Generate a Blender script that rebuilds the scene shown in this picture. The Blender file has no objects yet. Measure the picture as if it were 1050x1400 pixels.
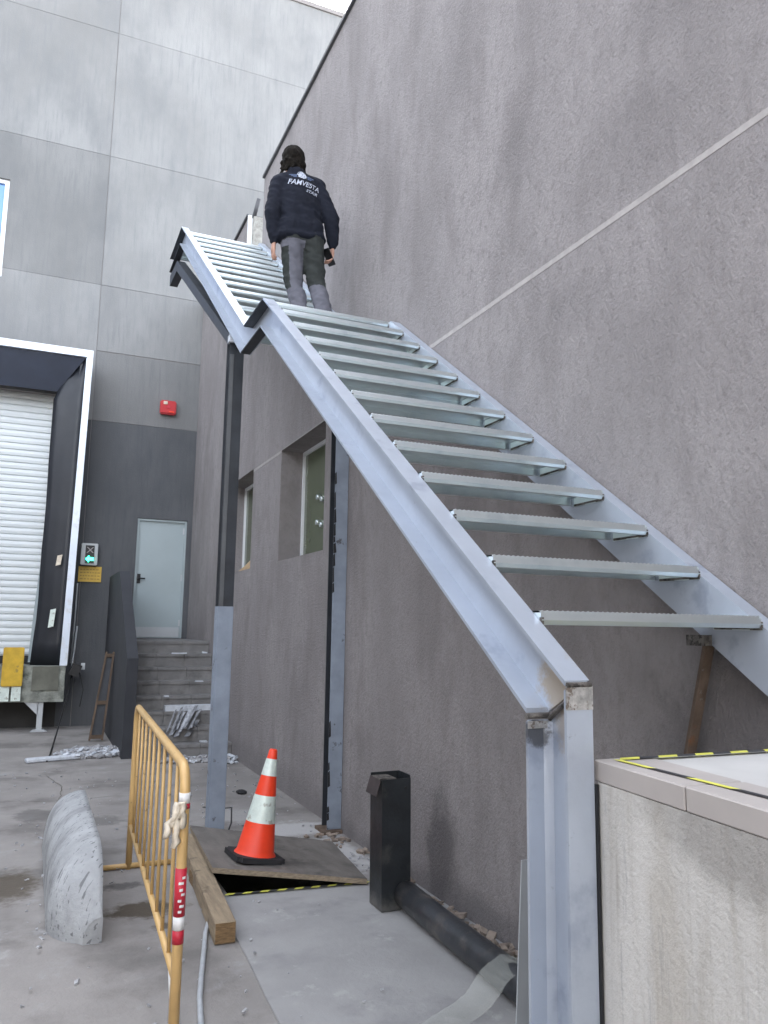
import bpy, bmesh, math, random
from mathutils import Vector, Matrix, noise
random.seed(7)
C = bpy.context.scene
COL = C.collection
PI = math.pi
# ---------------------------------------------------------------- camera
cam_d = bpy.data.cameras.new('camera'); cam = bpy.data.objects.new('camera', cam_d); COL.objects.link(cam)
yaw, pitch, roll, F = 0.409443764, 0.145965004, 0.0148583908, 1074.45807
fw = Vector((math.sin(yaw)*math.cos(pitch), math.cos(yaw)*math.cos(pitch), math.sin(pitch)))
rt = Vector((math.cos(yaw), -math.sin(yaw), 0)); up = rt.cross(fw)
r2 = rt*math.cos(roll)+up*math.sin(roll); u2 = -rt*math.sin(roll)+up*math.cos(roll)
cam.matrix_world = Matrix(((r2.x, u2.x, -fw.x, 0), (r2.y, u2.y, -fw.y, 0), (r2.z, u2.z, -fw.z, 1.65), (0, 0, 0, 1)))
cam_d.sensor_fit = 'VERTICAL'; cam_d.sensor_height = 36.0; cam_d.lens = 36.0*F/1400.0
cam_d.clip_end = 1000; cam_d.clip_start = 0.05
C.camera = cam
# ---------------------------------------------------------------- light
SUN_EL, SUN_AZ = math.radians(27), math.radians(26)
w = bpy.data.worlds.new('World'); C.world = w; w.use_nodes = True
nt = w.node_tree; nt.nodes.clear()
sky = nt.nodes.new('ShaderNodeTexSky'); sky.sky_type = 'NISHITA'; sky.sun_disc = False
sky.sun_elevation = SUN_EL; sky.sun_rotation = SUN_AZ
sky.air_density = 0.8; sky.dust_density = 4.0; sky.ozone_density = 0.8
bg = nt.nodes.new('ShaderNodeBackground'); bg.inputs[1].default_value = 0.13
wo = nt.nodes.new('ShaderNodeOutputWorld')
hs = nt.nodes.new('ShaderNodeHueSaturation'); hs.inputs['Saturation'].default_value = .33
nt.links.new(sky.outputs[0], hs.inputs['Color']); nt.links.new(hs.outputs[0], bg.inputs[0]); nt.links.new(bg.outputs[0], wo.inputs[0])
sl = bpy.data.lights.new('sun', 'SUN'); sl.energy = 3.0; sl.angle = math.radians(0.5); sl.color = (1, .95, .88)
so = bpy.data.objects.new('sun', sl); COL.objects.link(so)
sd = Vector((math.sin(SUN_AZ)*math.cos(SUN_EL), math.cos(SUN_AZ)*math.cos(SUN_EL), math.sin(SUN_EL)))
so.rotation_euler = sd.to_track_quat('Z', 'Y').to_euler(); so.location = (10, 20, 30)
vs = C.view_settings
vs.view_transform = 'Standard'; vs.look = 'None'; vs.gamma = 1; vs.use_curve_mapping = False; vs.exposure = 3.62
# ---------------------------------------------------------------- materials
def mat(name, col, rough=.7, metal=0., var=.12, vscale=3., vstretch=(1, 1, 1), bump=0., bscale=60., bstretch=(1, 1, 1),
        dirt=None, dscale=2., dlo=.5, dhi=.7, dstretch=(1, 1, 1), dirt2=None, d2scale=8., d2lo=.6, d2hi=.66, d2stretch=(1, 1, 1),
        emis=None, estr=0., spec=.5, rvar=0., tint=False, trans=0., alpha=1., blobs=(), d2dir=None):
    m = bpy.data.materials.new(name); m.use_nodes = True
    n = m.node_tree.nodes; L = m.node_tree.links
    b = n['Principled BSDF']
    b.inputs['Roughness'].default_value = rough; b.inputs['Metallic'].default_value = metal
    b.inputs['Specular IOR Level'].default_value = spec
    b.inputs['Transmission Weight'].default_value = trans; b.inputs['Alpha'].default_value = alpha
    geo = n.new('ShaderNodeNewGeometry')
    def nz(scale, stretch, detail=6, rgh=.6, rdir=None):
        mp = n.new('ShaderNodeMapping'); mp.inputs['Scale'].default_value = stretch
        src = geo.outputs['Position']
        if rdir:
            vr = n.new('ShaderNodeVectorRotate'); vr.rotation_type = 'EULER_XYZ'; L.new(src, vr.inputs['Vector'])
            vr.inputs['Rotation'].default_value = Vector(rdir).normalized().rotation_difference(Vector((0, 0, 1))).to_euler(); src = vr.outputs[0]
        L.new(src, mp.inputs[0])
        t = n.new('ShaderNodeTexNoise'); t.inputs['Scale'].default_value = scale
        t.inputs['Detail'].default_value = detail; t.inputs['Roughness'].default_value = rgh
        L.new(mp.outputs[0], t.inputs['Vector']); return t.outputs['Fac']
    def mix(fac, a, bb, mode='MIX'):
        x = n.new('ShaderNodeMix'); x.data_type = 'RGBA'; x.blend_type = mode
        if hasattr(fac, 'is_linked'): L.new(fac, x.inputs[0])
        else: x.inputs[0].default_value = fac
        for i, v in ((6, a), (7, bb)):
            if hasattr(v, 'is_linked'): L.new(v, x.inputs[i])
            else: x.inputs[i].default_value = (*v, 1)
        return x.outputs[2]
    def ramp(v, lo, hi):
        r = n.new('ShaderNodeMapRange'); r.inputs[1].default_value = lo; r.inputs[2].default_value = hi
        r.interpolation_type = 'SMOOTHSTEP'
        L.new(v, r.inputs[0]); return r.outputs[0]
    c = tuple(col)
    if var:
        f = ramp(nz(vscale, vstretch), .25, .75)
        c = mix(f, tuple(x*(1-var) for x in col), tuple(min(1, x*(1+var)) for x in col))
    if dirt: c = mix(ramp(nz(dscale, dstretch), dlo, dhi), c, dirt)
    if dirt2: c = mix(ramp(nz(d2scale, d2stretch, 8 if not d2dir else 3, .7 if not d2dir else .5, d2dir), d2lo, d2hi), c, dirt2)
    for (cx, cy, cz, rx, ry, rz, colr, amt) in blobs:
        sb_ = n.new('ShaderNodeVectorMath'); sb_.operation = 'SUBTRACT'; L.new(geo.outputs['Position'], sb_.inputs[0]); sb_.inputs[1].default_value = (cx, cy, cz)
        dvd = n.new('ShaderNodeVectorMath'); dvd.operation = 'DIVIDE'; L.new(sb_.outputs[0], dvd.inputs[0]); dvd.inputs[1].default_value = (rx, ry, rz)
        ln = n.new('ShaderNodeVectorMath'); ln.operation = 'LENGTH'; L.new(dvd.outputs[0], ln.inputs[0])
        ad = n.new('ShaderNodeMath'); ad.operation = 'MULTIPLY_ADD'; L.new(nz(2.2/max(rx, ry), (1, 1, 1), 8, .7), ad.inputs[0]); ad.inputs[1].default_value = 1.9; L.new(ln.outputs['Value'], ad.inputs[2])
        r = n.new('ShaderNodeMapRange'); r.interpolation_type = 'SMOOTHSTEP'; r.inputs[1].default_value = 2.05; r.inputs[2].default_value = 1.45; r.inputs[4].default_value = amt
        L.new(ad.outputs[0], r.inputs[0]); c = mix(r.outputs[0], c, colr)
    if tint:
        oi = n.new('ShaderNodeObjectInfo'); c = mix(1.0, c, oi.outputs['Color'], 'MULTIPLY')
    if isinstance(c, tuple): b.inputs['Base Color'].default_value = (*c, 1)
    else: L.new(c, b.inputs['Base Color'])
    if rvar:
        r = n.new('ShaderNodeMapRange'); r.inputs[3].default_value = max(0, rough-rvar); r.inputs[4].default_value = min(1, rough+rvar)
        L.new(nz(vscale*3, vstretch), r.inputs[0]); L.new(r.outputs[0], b.inputs['Roughness'])
    if bump:
        bp = n.new('ShaderNodeBump'); bp.inputs['Strength'].default_value = bump; bp.inputs['Distance'].default_value = .01
        L.new(nz(bscale, bstretch, 5, .65), bp.inputs['Height']); L.new(bp.outputs[0], b.inputs['Normal'])
    if emis:
        b.inputs['Emission Color'].default_value = (*emis, 1); b.inputs['Emission Strength'].default_value = estr
    return m
M = {}
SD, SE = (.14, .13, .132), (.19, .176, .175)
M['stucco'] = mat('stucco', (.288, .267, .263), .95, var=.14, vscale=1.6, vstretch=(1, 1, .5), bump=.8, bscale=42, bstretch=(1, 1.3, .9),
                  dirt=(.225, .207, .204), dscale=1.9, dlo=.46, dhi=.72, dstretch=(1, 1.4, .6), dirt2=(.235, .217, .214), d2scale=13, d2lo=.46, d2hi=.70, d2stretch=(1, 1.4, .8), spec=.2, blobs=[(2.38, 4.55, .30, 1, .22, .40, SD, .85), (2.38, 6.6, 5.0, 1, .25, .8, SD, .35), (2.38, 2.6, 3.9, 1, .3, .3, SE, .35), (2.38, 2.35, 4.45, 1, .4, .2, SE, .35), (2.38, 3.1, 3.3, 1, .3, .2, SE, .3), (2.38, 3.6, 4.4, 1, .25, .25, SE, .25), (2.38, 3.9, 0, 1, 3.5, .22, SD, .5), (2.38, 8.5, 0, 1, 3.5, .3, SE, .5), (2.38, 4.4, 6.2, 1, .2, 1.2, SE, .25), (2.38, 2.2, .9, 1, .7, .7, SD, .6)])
M['stucco'].node_tree.nodes['Bump'].inputs['Distance'].default_value = .02
M['joint'] = mat('joint_render', (.36, .34, .34), .9, var=.15, vscale=20, spec=.2)
M['groove'] = mat('groove_joint', (.38, .355, .34), .95, var=.1, vscale=20, spec=.2)
M['panel'] = mat('precast_concrete', (.25, .25, .246), .9, var=.16, vscale=.6, vstretch=(1, 1, .7), bump=.3, bscale=40,
                 dirt=(.19, .194, .196), dscale=1.0, dlo=.42, dhi=.80, dstretch=(1.3, 1, .6), dirt2=(.205, .209, .213), d2scale=5, d2lo=.45, d2hi=.75, d2stretch=(3, 1, .25), spec=.25, tint=True)
M['seam'] = mat('seam_sealant', (.27, .25, .24), .9, var=.1, vscale=6)
M['coping'] = mat('flashing', (.07, .07, .075), .5, var=.1)
M['bead'] = mat('white_bead', (.75, .76, .76), .7, var=.05)
M['rough'] = mat('rough_concrete', (.34, .33, .30), .95, var=.3, vscale=14, bump=1, bscale=40)
DK, BR = (.11, .105, .10), (.085, .068, .048)
M['yard'] = mat('yard_concrete', (.29, .272, .256), .9, var=.13, vscale=1.6, bump=.6, bscale=30, dirt=(.18, .168, .158), dscale=1.3, dlo=.46, dhi=.68,
                dirt2=(.32, .315, .31), d2scale=3.2, d2lo=.56, d2hi=.72, spec=.3,
                blobs=[(.68, 5.02, 0, .26, .17, 1, BR, .9), (-.10, 5.75, 0, .26, .42, 1, BR, .85), (.60, 5.5, 0, .16, .08, 1, DK, .8), (.62, 7.3, 0, .22, .20, 1, DK, .6), (.1, 7.7, 0, .2, .3, 1, DK, .6), (.78, 4.72, 0, .10, .06, 1, BR, .8),
                       (2.05, 6.5, 0, .34, .30, 1, (.50, .49, .48), .9), (2.2, 5.75, 0, .15, .55, 1, (.50, .49, .48), .9), (1.75, 7.1, 0, .3, .35, 1, (.45, .44, .43), .7), (1.1, 5.6, 0, .10, .5, 1, (.36, .35, .33), .7),
                       (1.9, 8.4, 0, .5, 1.4, 1, (.22, .21, .20), .5), (-.3, 4.6, 0, .3, .25, 1, (.42, .41, .40), .7)])
M['slab'] = mat('slab_concrete', (.325, .32, .315), .85, var=.10, vscale=2.2, bump=.25, bscale=45, dirt=(.265, .262, .262), dscale=2.3, dlo=.5, dhi=.68,
                dirt2=(.39, .385, .375), d2scale=4, d2lo=.58, d2hi=.68, spec=.3)
M['pit'] = mat('pit', (.05, .048, .045), 1, bump=.5)  # also colours the plate standing in for shade under the dock ledge
M['stain'] = mat('damp_stain', (.085, .072, .055), .55, var=.3, vscale=9, spec=.4)
M['primer'] = mat('primed_steel', (.47, .515, .585), .36, .45, var=.06, vscale=4, bump=.06, bscale=50, dirt=(.36, .40, .48), dscale=5, dlo=.56, dhi=.70,
                  dirt2=(.34, .37, .42), d2scale=24, d2lo=.65, d2hi=.72, rvar=.10, blobs=[(1.38, 1.90, 1.49, .05, .10, .09, (.42, .33, .22), .8), (1.38, 1.86, 1.38, .05, .06, .09, (.40, .33, .26), .6), (1.33, 1.95, 1.36, .06, .03, .05, (.06, .06, .06), .8)])
M['primer_dk'] = mat('scuffed_primed_steel', (.25, .29, .35), .6, .1, var=.15, vscale=5, bump=.15, bscale=40, dirt=(.08, .08, .09), dscale=9, dlo=.62, dhi=.70)
M['weld'] = mat('weld_burn', (.16, .145, .13), .6, .4, var=.5, vscale=40, bump=.8, bscale=120, dirt=(.05, .045, .04), dscale=30, dlo=.5, dhi=.58)
M['galv'] = mat('galvanised_steel', (.76, .82, .82), .31, .93, var=.08, vscale=5, dirt=(.58, .65, .67), dscale=5, dlo=.45, dhi=.8)
M['darksteel_shade'] = mat('dark_paint_and_shade_steel', (.032, .036, .043), .5, .2, var=.25, vscale=5, bump=.1, bscale=40)  # dark painted steel, also the shade coloured onto flanges and column recess
M['darksteel_shade2'] = mat('grey_painted_flange', (.10, .105, .11), .5, .2, var=.15, vscale=5)
M['blackbox'] = mat('black_box_section', (.018, .021, .024), .45, .1, var=.3, vscale=7, bump=.15, bscale=60, rvar=.1, dirt=(.05, .05, .048), dscale=6, dlo=.55, dhi=.75, dirt2=(.11, .11, .105), d2scale=25, d2lo=.68, d2hi=.74, blobs=[(2.04, 4.5, 0, .3, .3, .10, (.13, .125, .115), .7)])
M['rustbox'] = mat('brown_edge_steel', (.045, .035, .035), .6, .1, var=.4, vscale=9)
M['rust'] = mat('rusty_angle', (.16, .115, .085), .75, .3, var=.3, vscale=12, bump=.5, bscale=60, dirt=(.28, .12, .05), dscale=8, dlo=.58, dhi=.72, dirt2=(.30, .28, .26), d2scale=14, d2lo=.6, d2hi=.7)
M['white'] = mat('white_paint', (.78, .80, .82), .4, var=.04)
M['whiteframe'] = mat('white_shelter_frame', (.72, .78, .86), .35, .1, var=.04, dirt=(.6, .62, .62), dscale=5)
M['shutter'] = mat('roller_shutter', (.68, .71, .71), .5, 0, var=.04, vscale=2)
M['vinyl'] = mat('black_vinyl', (.011, .013, .018), .45, 0, var=.2, vscale=2, bump=.35, bscale=3, rvar=.1)
M['vinylb'] = mat('blue_vinyl', (.022, .029, .048), .5, 0, var=.15, vscale=3)
M['door'] = mat('grey_steel_door', (.36, .42, .43), .55, 0, var=.04, vscale=1.5)
M['step'] = mat('stone_step', (.21, .205, .20), .85, var=.15, vscale=5, bump=.3, bscale=50, dirt=(.14, .138, .135), dscale=4)
M['parapet'] = mat('dark_parapet', (.032, .034, .040), .8, var=.15, vscale=3)
M['red'] = mat('red_plastic', (.45, .015, .02), .35, var=.05)
M['yellow'] = mat('yellow_rubber', (.60, .38, .03), .6, var=.15, vscale=8, dirt=(.35, .24, .05), dscale=7, dlo=.6, dhi=.7)
M['signy'] = mat('yellow_sign', (.62, .40, .06), .5, var=.1, vscale=9)
M['ink'] = mat('dark_ink', (.06, .045, .03), .7, var=0)
M['steelgrey'] = mat('grey_enclosure', (.48, .50, .51), .5, .1, var=.05)
M['black'] = mat('black_plastic', (.012, .012, .013), .4, var=.1)
M['green'] = mat('green_lamp', (.02, .5, .3), .4, var=0, emis=(.02, 1, .45), estr=1.6)
M['lampoff'] = mat('unlit_lamp', (.30, .27, .27), .5, var=.1)
M['cone'] = mat('orange_cone', (.84, .055, .016), .45, var=.06, vscale=12, dirt=(.62, .07, .03), dscale=9, dlo=.6, dhi=.75)
M['refl'] = mat('reflective_white', (.66, .74, .68), .3, .1, var=.1, vscale=20, bump=.5, bscale=24, dirt=(.42, .44, .38), dscale=16, dlo=.58, dhi=.64)
M['rubber'] = mat('black_rubber', (.02, .02, .022), .8, var=.2, bump=.3)
M['ply'] = mat('weathered_plywood', (.155, .14, .125), .9, var=.2, vscale=4, vstretch=(3, 1, 1), bump=.5, bscale=30, dirt=(.085, .078, .07), dscale=3, dlo=.5, dhi=.68)
M['plyedge'] = mat('plywood_edge', (.26, .21, .15), .9, var=.3, vscale=30, vstretch=(1, 1, 4), bump=.5)
M['timber'] = mat('timber', (.29, .225, .15), .85, var=.25, vscale=8, vstretch=(5, .6, 5), bump=.5, bscale=25, bstretch=(4, .4, 4), dirt=(.13, .10, .07), dscale=6, dlo=.55, dhi=.7)
M['endgrain'] = mat('timber_end', (.20, .125, .06), .9, var=.4, vscale=30, vstretch=(1, 1, 5), bump=.6, bscale=60)
M['barrier'] = mat('yellow_barrier_paint', (.60, .39, .16), .4, .1, var=.08, vscale=7, dirt=(.32, .21, .09), dscale=26, dlo=.64, dhi=.70)
M['tapewhite'] = mat('white_tape', (.75, .74, .72), .5, var=.06)
M['tapered'] = mat('red_tape', (.50, .02, .04), .45, var=.08)
M['rag'] = mat('rag', (.68, .60, .48), .9, var=.2, vscale=20)
M['stop'] = mat('scuffed_cast_concrete', (.37, .38, .385), .85, var=.16, vscale=5, bump=.8, bscale=35, dirt=(.25, .255, .26), dscale=4.5, dlo=.46, dhi=.70,
                dirt2=(.17, .175, .18), d2scale=4, d2lo=.61, d2hi=.65, d2stretch=(13, 13, 1.3), d2dir=(.45, .55, .70))
M['hose'] = mat('grey_hose', (.42, .44, .46), .5, var=.1, vscale=20)
M['pipe'] = mat('black_pipe', (.035, .038, .043), .42, .1, var=.3, vscale=7, bump=.15, dirt=(.11, .10, .09), dscale=5, dlo=.50, dhi=.72, dirt2=(.16, .15, .14), d2scale=22, d2lo=.62, d2hi=.72)
M['rubble'] = mat('rubble', (.36, .36, .37), .9, var=.3, vscale=14, bump=.6)
M['rubbletan'] = mat('wall_foot_rubble', (.27, .22, .18), .95, var=.35, vscale=12, bump=1, bscale=50, dirt=(.36, .17, .07), dscale=5, dlo=.58, dhi=.72)
M['whiteish'] = mat('white_scrap', (.55, .58, .62), .6, var=.15, vscale=20)
M['foil'] = mat('scrap_sheet', (.30, .31, .33), .4, .2, var=.5, vscale=16, bump=.6, bscale=20)
M['render'] = mat('white_render', (.54, .52, .485), .9, var=.10, vscale=3, vstretch=(1, 1, .3), bump=.6, bscale=55, dirt=(.37, .34, .295), dscale=5, dlo=.50, dhi=.74, dstretch=(1, 2.4, .22),
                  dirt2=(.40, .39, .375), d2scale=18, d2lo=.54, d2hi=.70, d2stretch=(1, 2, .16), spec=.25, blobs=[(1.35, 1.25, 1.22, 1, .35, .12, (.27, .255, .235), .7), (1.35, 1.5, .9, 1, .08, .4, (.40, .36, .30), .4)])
M['copingstone'] = mat('coping_stone', (.40, .365, .34), .7, var=.06, vscale=4)
M['topslab'] = mat('top_slab', (.50, .49, .47), .8, var=.06, vscale=4, dirt=(.48, .47, .45), dscale=3)
M['tapey'] = mat('yellow_hazard', (.72, .70, .12), .5, var=.1, vscale=20)
M['tapeb'] = mat('black_hazard', (.04, .04, .045), .5, var=.2)
M['plastic'] = mat('translucent_strip', (.62, .64, .58), .35, var=.1, alpha=.13, spec=.5)
M['glassgreen'] = mat('green_glass', (.10, .12, .075), .12, 0, var=.12, vscale=1.2, spec=.8)
M['glassblue'] = mat('blue_glass', (.10, .22, .50), .06, .3, var=.05, spec=1)
M['brownpaper'] = mat('brown_kraft', (.36, .25, .14), .8, var=.2, vscale=8, bump=.6, bscale=12)
M['skin'] = mat('skin', (.45, .25, .18), .55, var=.08, vscale=20)
M['hair'] = mat('hair', (.012, .010, .008), .95, spec=.15, var=.5, vscale=40, bump=1., bscale=60, bstretch=(1, 1, .4))
M['hoodie'] = mat('navy_cotton', (.010, .012, .020), .9, var=.2, vscale=10, bump=.4, bscale=14, spec=.25)
M['trouser'] = mat('grey_workwear', (.115, .115, .135), .9, var=.12, vscale=8, bump=.4, bscale=16, spec=.25)
M['trouserdk'] = mat('dark_workwear', (.032, .036, .034), .9, var=.15, vscale=8, bump=.4, bscale=16, spec=.25)
M['print'] = mat('white_print', (.44, .47, .55), .7, var=.2, vscale=60)
M['darkwall'] = mat('added_building_wall', (.22, .215, .21), .9, var=.15, vscale=1)
M['roofing'] = mat('roof_gravel', (.3, .3, .3), .9, var=.2)
# ---------------------------------------------------------------- helpers
def link(o): COL.objects.link(o); return o
def obj(name, bm, m, parent=None, smooth=False):
    me = bpy.data.meshes.new(name)
    if isinstance(bm, bmesh.types.BMesh):
        bmesh.ops.recalc_face_normals(bm, faces=bm.faces); bm.to_mesh(me); bm.free()
    else: me = bm; me.name = name
    o = bpy.data.objects.new(name, me); 
    if len(me.materials): me.materials.clear()
    for mm in (m if isinstance(m, (list, tuple)) else [m]): me.materials.append(mm)
    if smooth:
        for p in me.polygons: p.use_smooth = True
    link(o)
    if parent is not None:
        o.parent = parent
        off = Vector((0, 0, 0)); q = parent
        while q is not None: off += q.location; q = q.parent
        for v in me.vertices: v.co -= off
    return o
def thing(name, label, cat, loc=(0, 0, 0), group=None):
    o = bpy.data.objects.new(name, None); link(o); o.location = loc; o['label'] = label; o['category'] = cat
    if group: o['group'] = group
    return o
def tag(o, label, cat, group=None):
    o['label'] = label; o['category'] = cat
    if group: o['group'] = group
    # move the origin to the thing's base
    me = o.data; xs = [v.co for v in me.vertices]
    c = Vector(((min(v.x for v in xs)+max(v.x for v in xs))/2, (min(v.y for v in xs)+max(v.y for v in xs))/2, min(v.z for v in xs)))
    for v in me.vertices: v.co -= c
    o.location = c
    return o
def struct(name, bm, m):
    o = obj(name, bm, m); o['kind'] = 'structure'; return o
def NB(): return bmesh.new()
def box(bm, x0, x1, y0, y1, z0, z1, mi=0):
    v = [bm.verts.new(p) for p in ((x0, y0, z0), (x1, y0, z0), (x1, y1, z0), (x0, y1, z0), (x0, y0, z1), (x1, y0, z1), (x1, y1, z1), (x0, y1, z1))]
    for f in ((0, 3, 2, 1), (4, 5, 6, 7), (0, 1, 5, 4), (1, 2, 6, 5), (2, 3, 7, 6), (3, 0, 4, 7)):
        bm.faces.new([v[i] for i in f]).material_index = mi
    return v
def mkbox(name, m, parent, *a, bev=0.): 
    bm = NB(); box(bm, *a)
    if bev: bmesh.ops.bevel(bm, geom=bm.edges[:], offset=bev, segments=2, affect='EDGES')
    return obj(name, bm, m, parent)
def prism(bm, pts, ax, a, b, mi=0):
    """polygon pts (in the other two axes) extruded from a to b along axis ax"""
    def P(p, t):
        if ax == 0: return (t, p[0], p[1])
        if ax == 1: return (p[0], t, p[1])
        return (p[0], p[1], t)
    A = [bm.verts.new(P(p, a)) for p in pts]; B = [bm.verts.new(P(p, b)) for p in pts]
    n = len(pts)
    fs = [bm.faces.new(A), bm.faces.new(B[::-1])]
    for i in range(n): fs.append(bm.faces.new((A[i], A[(i+1) % n], B[(i+1) % n], B[i])))
    for f in fs: f.material_index = mi
def tube(bm, pts, r, n=10, mi=0, cap=True):
    pts = [Vector(p) for p in pts]; rings = []
    rr = r if isinstance(r, (list, tuple)) else [r]*len(pts)
    prev = None
    for i, p in enumerate(pts):
        d = ((pts[min(i+1, len(pts)-1)]-p).normalized()+(p-pts[max(i-1, 0)]).normalized())
        d = d.normalized() if d.length > 0 else Vector((0, 0, 1))
        if prev is None:
            a = d.cross(Vector((0, 0, 1)));
            if a.length < .1: a = d.cross(Vector((1, 0, 0)))
            a.normalize()
        else: a = (prev-d*prev.dot(d)).normalized()
        prev = a; b = d.cross(a)
        rings.append([bm.verts.new(p+(a*math.cos(2*PI*k/n)+b*math.sin(2*PI*k/n))*rr[i]) for k in range(n)])
    for i in range(len(rings)-1):
        for k in range(n):
            f = bm.faces.new((rings[i][k], rings[i][(k+1) % n], rings[i+1][(k+1) % n], rings[i+1][k])); f.material_index = mi
            f.smooth = True
    if cap: bm.faces.new(rings[0][::-1]).material_index = mi; bm.faces.new(rings[-1]).material_index = mi
def arc(cx, cy, r, a0, a1, n):
    return [(cx+r*math.cos(a0+(a1-a0)*i/n), cy+r*math.sin(a0+(a1-a0)*i/n)) for i in range(n+1)]
def quad(bm, *p, mi=0):
    f = bm.faces.new([bm.verts.new(q) for q in p]); f.material_index = mi; return f
def gridwall(bm, ax, a0, a1, u0, u1, z0, z1, holes):
    """wall slab a0..a1 thick on axis ax, spanning u,z with rectangular holes; welded so that it is one clean solid"""
    us = sorted({u0, u1, *[h for H in holes for h in H[:2] if u0 < h < u1]}); zs = sorted({z0, z1, *[h for H in holes for h in H[2:] if z0 < h < z1]})
    def solid(i, j):
        if i < 0 or j < 0 or i >= len(us)-1 or j >= len(zs)-1: return False
        cu, cz = (us[i]+us[i+1])/2, (zs[j]+zs[j+1])/2
        return not any(H[0] < cu < H[1] and H[2] < cz < H[3] for H in holes)
    def P(a, u, z): return (a, u, z) if ax == 0 else (u, a, z)
    for i in range(len(us)-1):
        for j in range(len(zs)-1):
            if not solid(i, j): continue
            A, B, D, E_ = us[i], us[i+1], zs[j], zs[j+1]
            quad(bm, P(a0, A, D), P(a0, B, D), P(a0, B, E_), P(a0, A, E_)); quad(bm, P(a1, A, D), P(a1, A, E_), P(a1, B, E_), P(a1, B, D))
            if not solid(i-1, j): quad(bm, P(a0, A, D), P(a0, A, E_), P(a1, A, E_), P(a1, A, D))
            if not solid(i+1, j): quad(bm, P(a0, B, D), P(a1, B, D), P(a1, B, E_), P(a0, B, E_))
            if not solid(i, j-1): quad(bm, P(a0, A, D), P(a1, A, D), P(a1, B, D), P(a0, B, D))
            if not solid(i, j+1): quad(bm, P(a0, A, E_), P(a0, B, E_), P(a1, B, E_), P(a1, A, E_))
    bmesh.ops.remove_doubles(bm, verts=bm.verts, dist=1e-5)
W = 2.38      # face of the stucco wall
BY = 14.0     # face of the concrete building
# ================================================================ ground
bm = NB()
PX0, PX1, PY0, PY1 = 1.20, 2.08, 5.06, 6.12     # open pit
for (x0, x1, y0, y1) in ((-60, PX0, -120, 60), (PX1, 60, -120, 60), (PX0, PX1, -120, PY0), (PX0, PX1, PY1, 60)):
    quad(bm, (x0, y0, 0), (x1, y0, 0), (x1, y1, 0), (x0, y1, 0))
bmesh.ops.remove_doubles(bm, verts=bm.verts, dist=1e-5)
struct('ground', bm, M['yard'])
bm = NB()
for a, b in (((PX0, PY0), (PX1, PY0)), ((PX1, PY0), (PX1, PY1)), ((PX1, PY1), (PX0, PY1)), ((PX0, PY1), (PX0, PY0))):
    quad(bm, (*a, 0), (*b, 0), (*b, -.7), (*a, -.7))
quad(bm, (PX0, PY0, -.7), (PX1, PY0, -.7), (PX1, PY1, -.7), (PX0, PY1, -.7))
struct('pit', bm, M['pit'])
# lighter slab in front of the pit: thin cast layer with an uneven left edge
bm = NB(); lx = []
y = -2.0
edge = []
while y < 5.05:
    edge.append((.93+.035*max(0, y)+.012*noise.noise(Vector((y*1.3, 0, 3)))+.012*noise.noise(Vector((y*7, 0, 3))), y)); y += .15
poly = edge+[(1.14, 5.055), (2.08, 4.97), (2.375, 4.95), (2.375, -2.0)]
prism(bm, poly, 2, -.05, .010)
struct('concrete_slab', bm, M['slab'])
bm = NB()
for pts in ([(-1.6, 8.6), (-.9, 8.35), (-.3, 8.42), (.3, 8.2), (.8, 8.28), (1.3, 8.1)], [(.2, 9.6), (.35, 8.9), (.3, 8.2)]):
    prev = None; fine = []
    for a, b in zip(pts, pts[1:]):
        for i in range(8): t = i/8; fine.append(Vector((a[0]+(b[0]-a[0])*t+.02*noise.noise(Vector((a[0]*7+t*5, b[1], 1))), a[1]+(b[1]-a[1])*t+.03*noise.noise(Vector((a[0]*5, t*6, 4))), .004)))
    for i, p in enumerate(fine):
        d = (fine[min(i+1, len(fine)-1)]-fine[max(i-1, 0)]).normalized(); w2 = .0025+.003*abs(noise.noise(p*5)); n_ = Vector((-d.y, d.x, 0))*w2
        cur = [bm.verts.new(p+n_), bm.verts.new(p-n_)]
        if prev: bm.faces.new((prev[0], prev[1], cur[1], cur[0]))
        prev = cur
struct('ground_cracks', bm, M['stain'])
# ================================================================ stucco building (right)
sb = thing('stucco_building', 'grey-brown stucco building along the right side, with two recessed windows and a notched parapet', 'building', (W+.3, 4, 0))
TH = .34
BWIN = (6.90, 8.40, 2.355, 3.60); SWIN = (9.66, 11.16, 2.355, 3.62)
NOTCH = (9.70, 10.55, 6.45, 9.0); TOP = 7.62
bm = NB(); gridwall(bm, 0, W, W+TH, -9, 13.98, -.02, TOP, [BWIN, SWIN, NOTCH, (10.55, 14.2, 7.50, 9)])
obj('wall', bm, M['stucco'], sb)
bm = NB(); gridwall(bm, 0, W-.002, W+.01, -9, 9.66, 3.578, 3.608, [BWIN, SWIN, (-10, -9.5, 0, 1)])
obj('groove', bm, M['groove'], sb)
bm = NB(); box(bm, W-.03, W+TH+.03, -9, 9.70, TOP, TOP+.035); obj('flashing', bm, M['coping'], sb)
bm = NB(); box(bm, W-.03, W+TH+.03, 10.55, 13.96, 7.502, 7.535); obj('flashing', bm, M['coping'], sb)
bm = NB(); box(bm, W-.015, W+.045, 10.50, 10.548, 6.45, 7.50); obj('corner_bead', bm, M['bead'], sb)
bm = NB(); box(bm, W+.05, W+TH+.1, 10.42, 10.60, 6.45, 7.46)
bmesh.ops.subdivide_edges(bm, edges=bm.edges[:], cuts=5, use_grid_fill=True)
for v in bm.verts: v.co += Vector((0, 1, 1))*.02*noise.noise(v.co*9)
obj('cut_block', bm, M['rough'], sb)
bm = NB(); tube(bm, [(W+.06, 10.5, 7.46), (W+.10, 10.4, 7.72)], .03, 8); obj('flashing_scrap', bm, M['coping'], sb)
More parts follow.
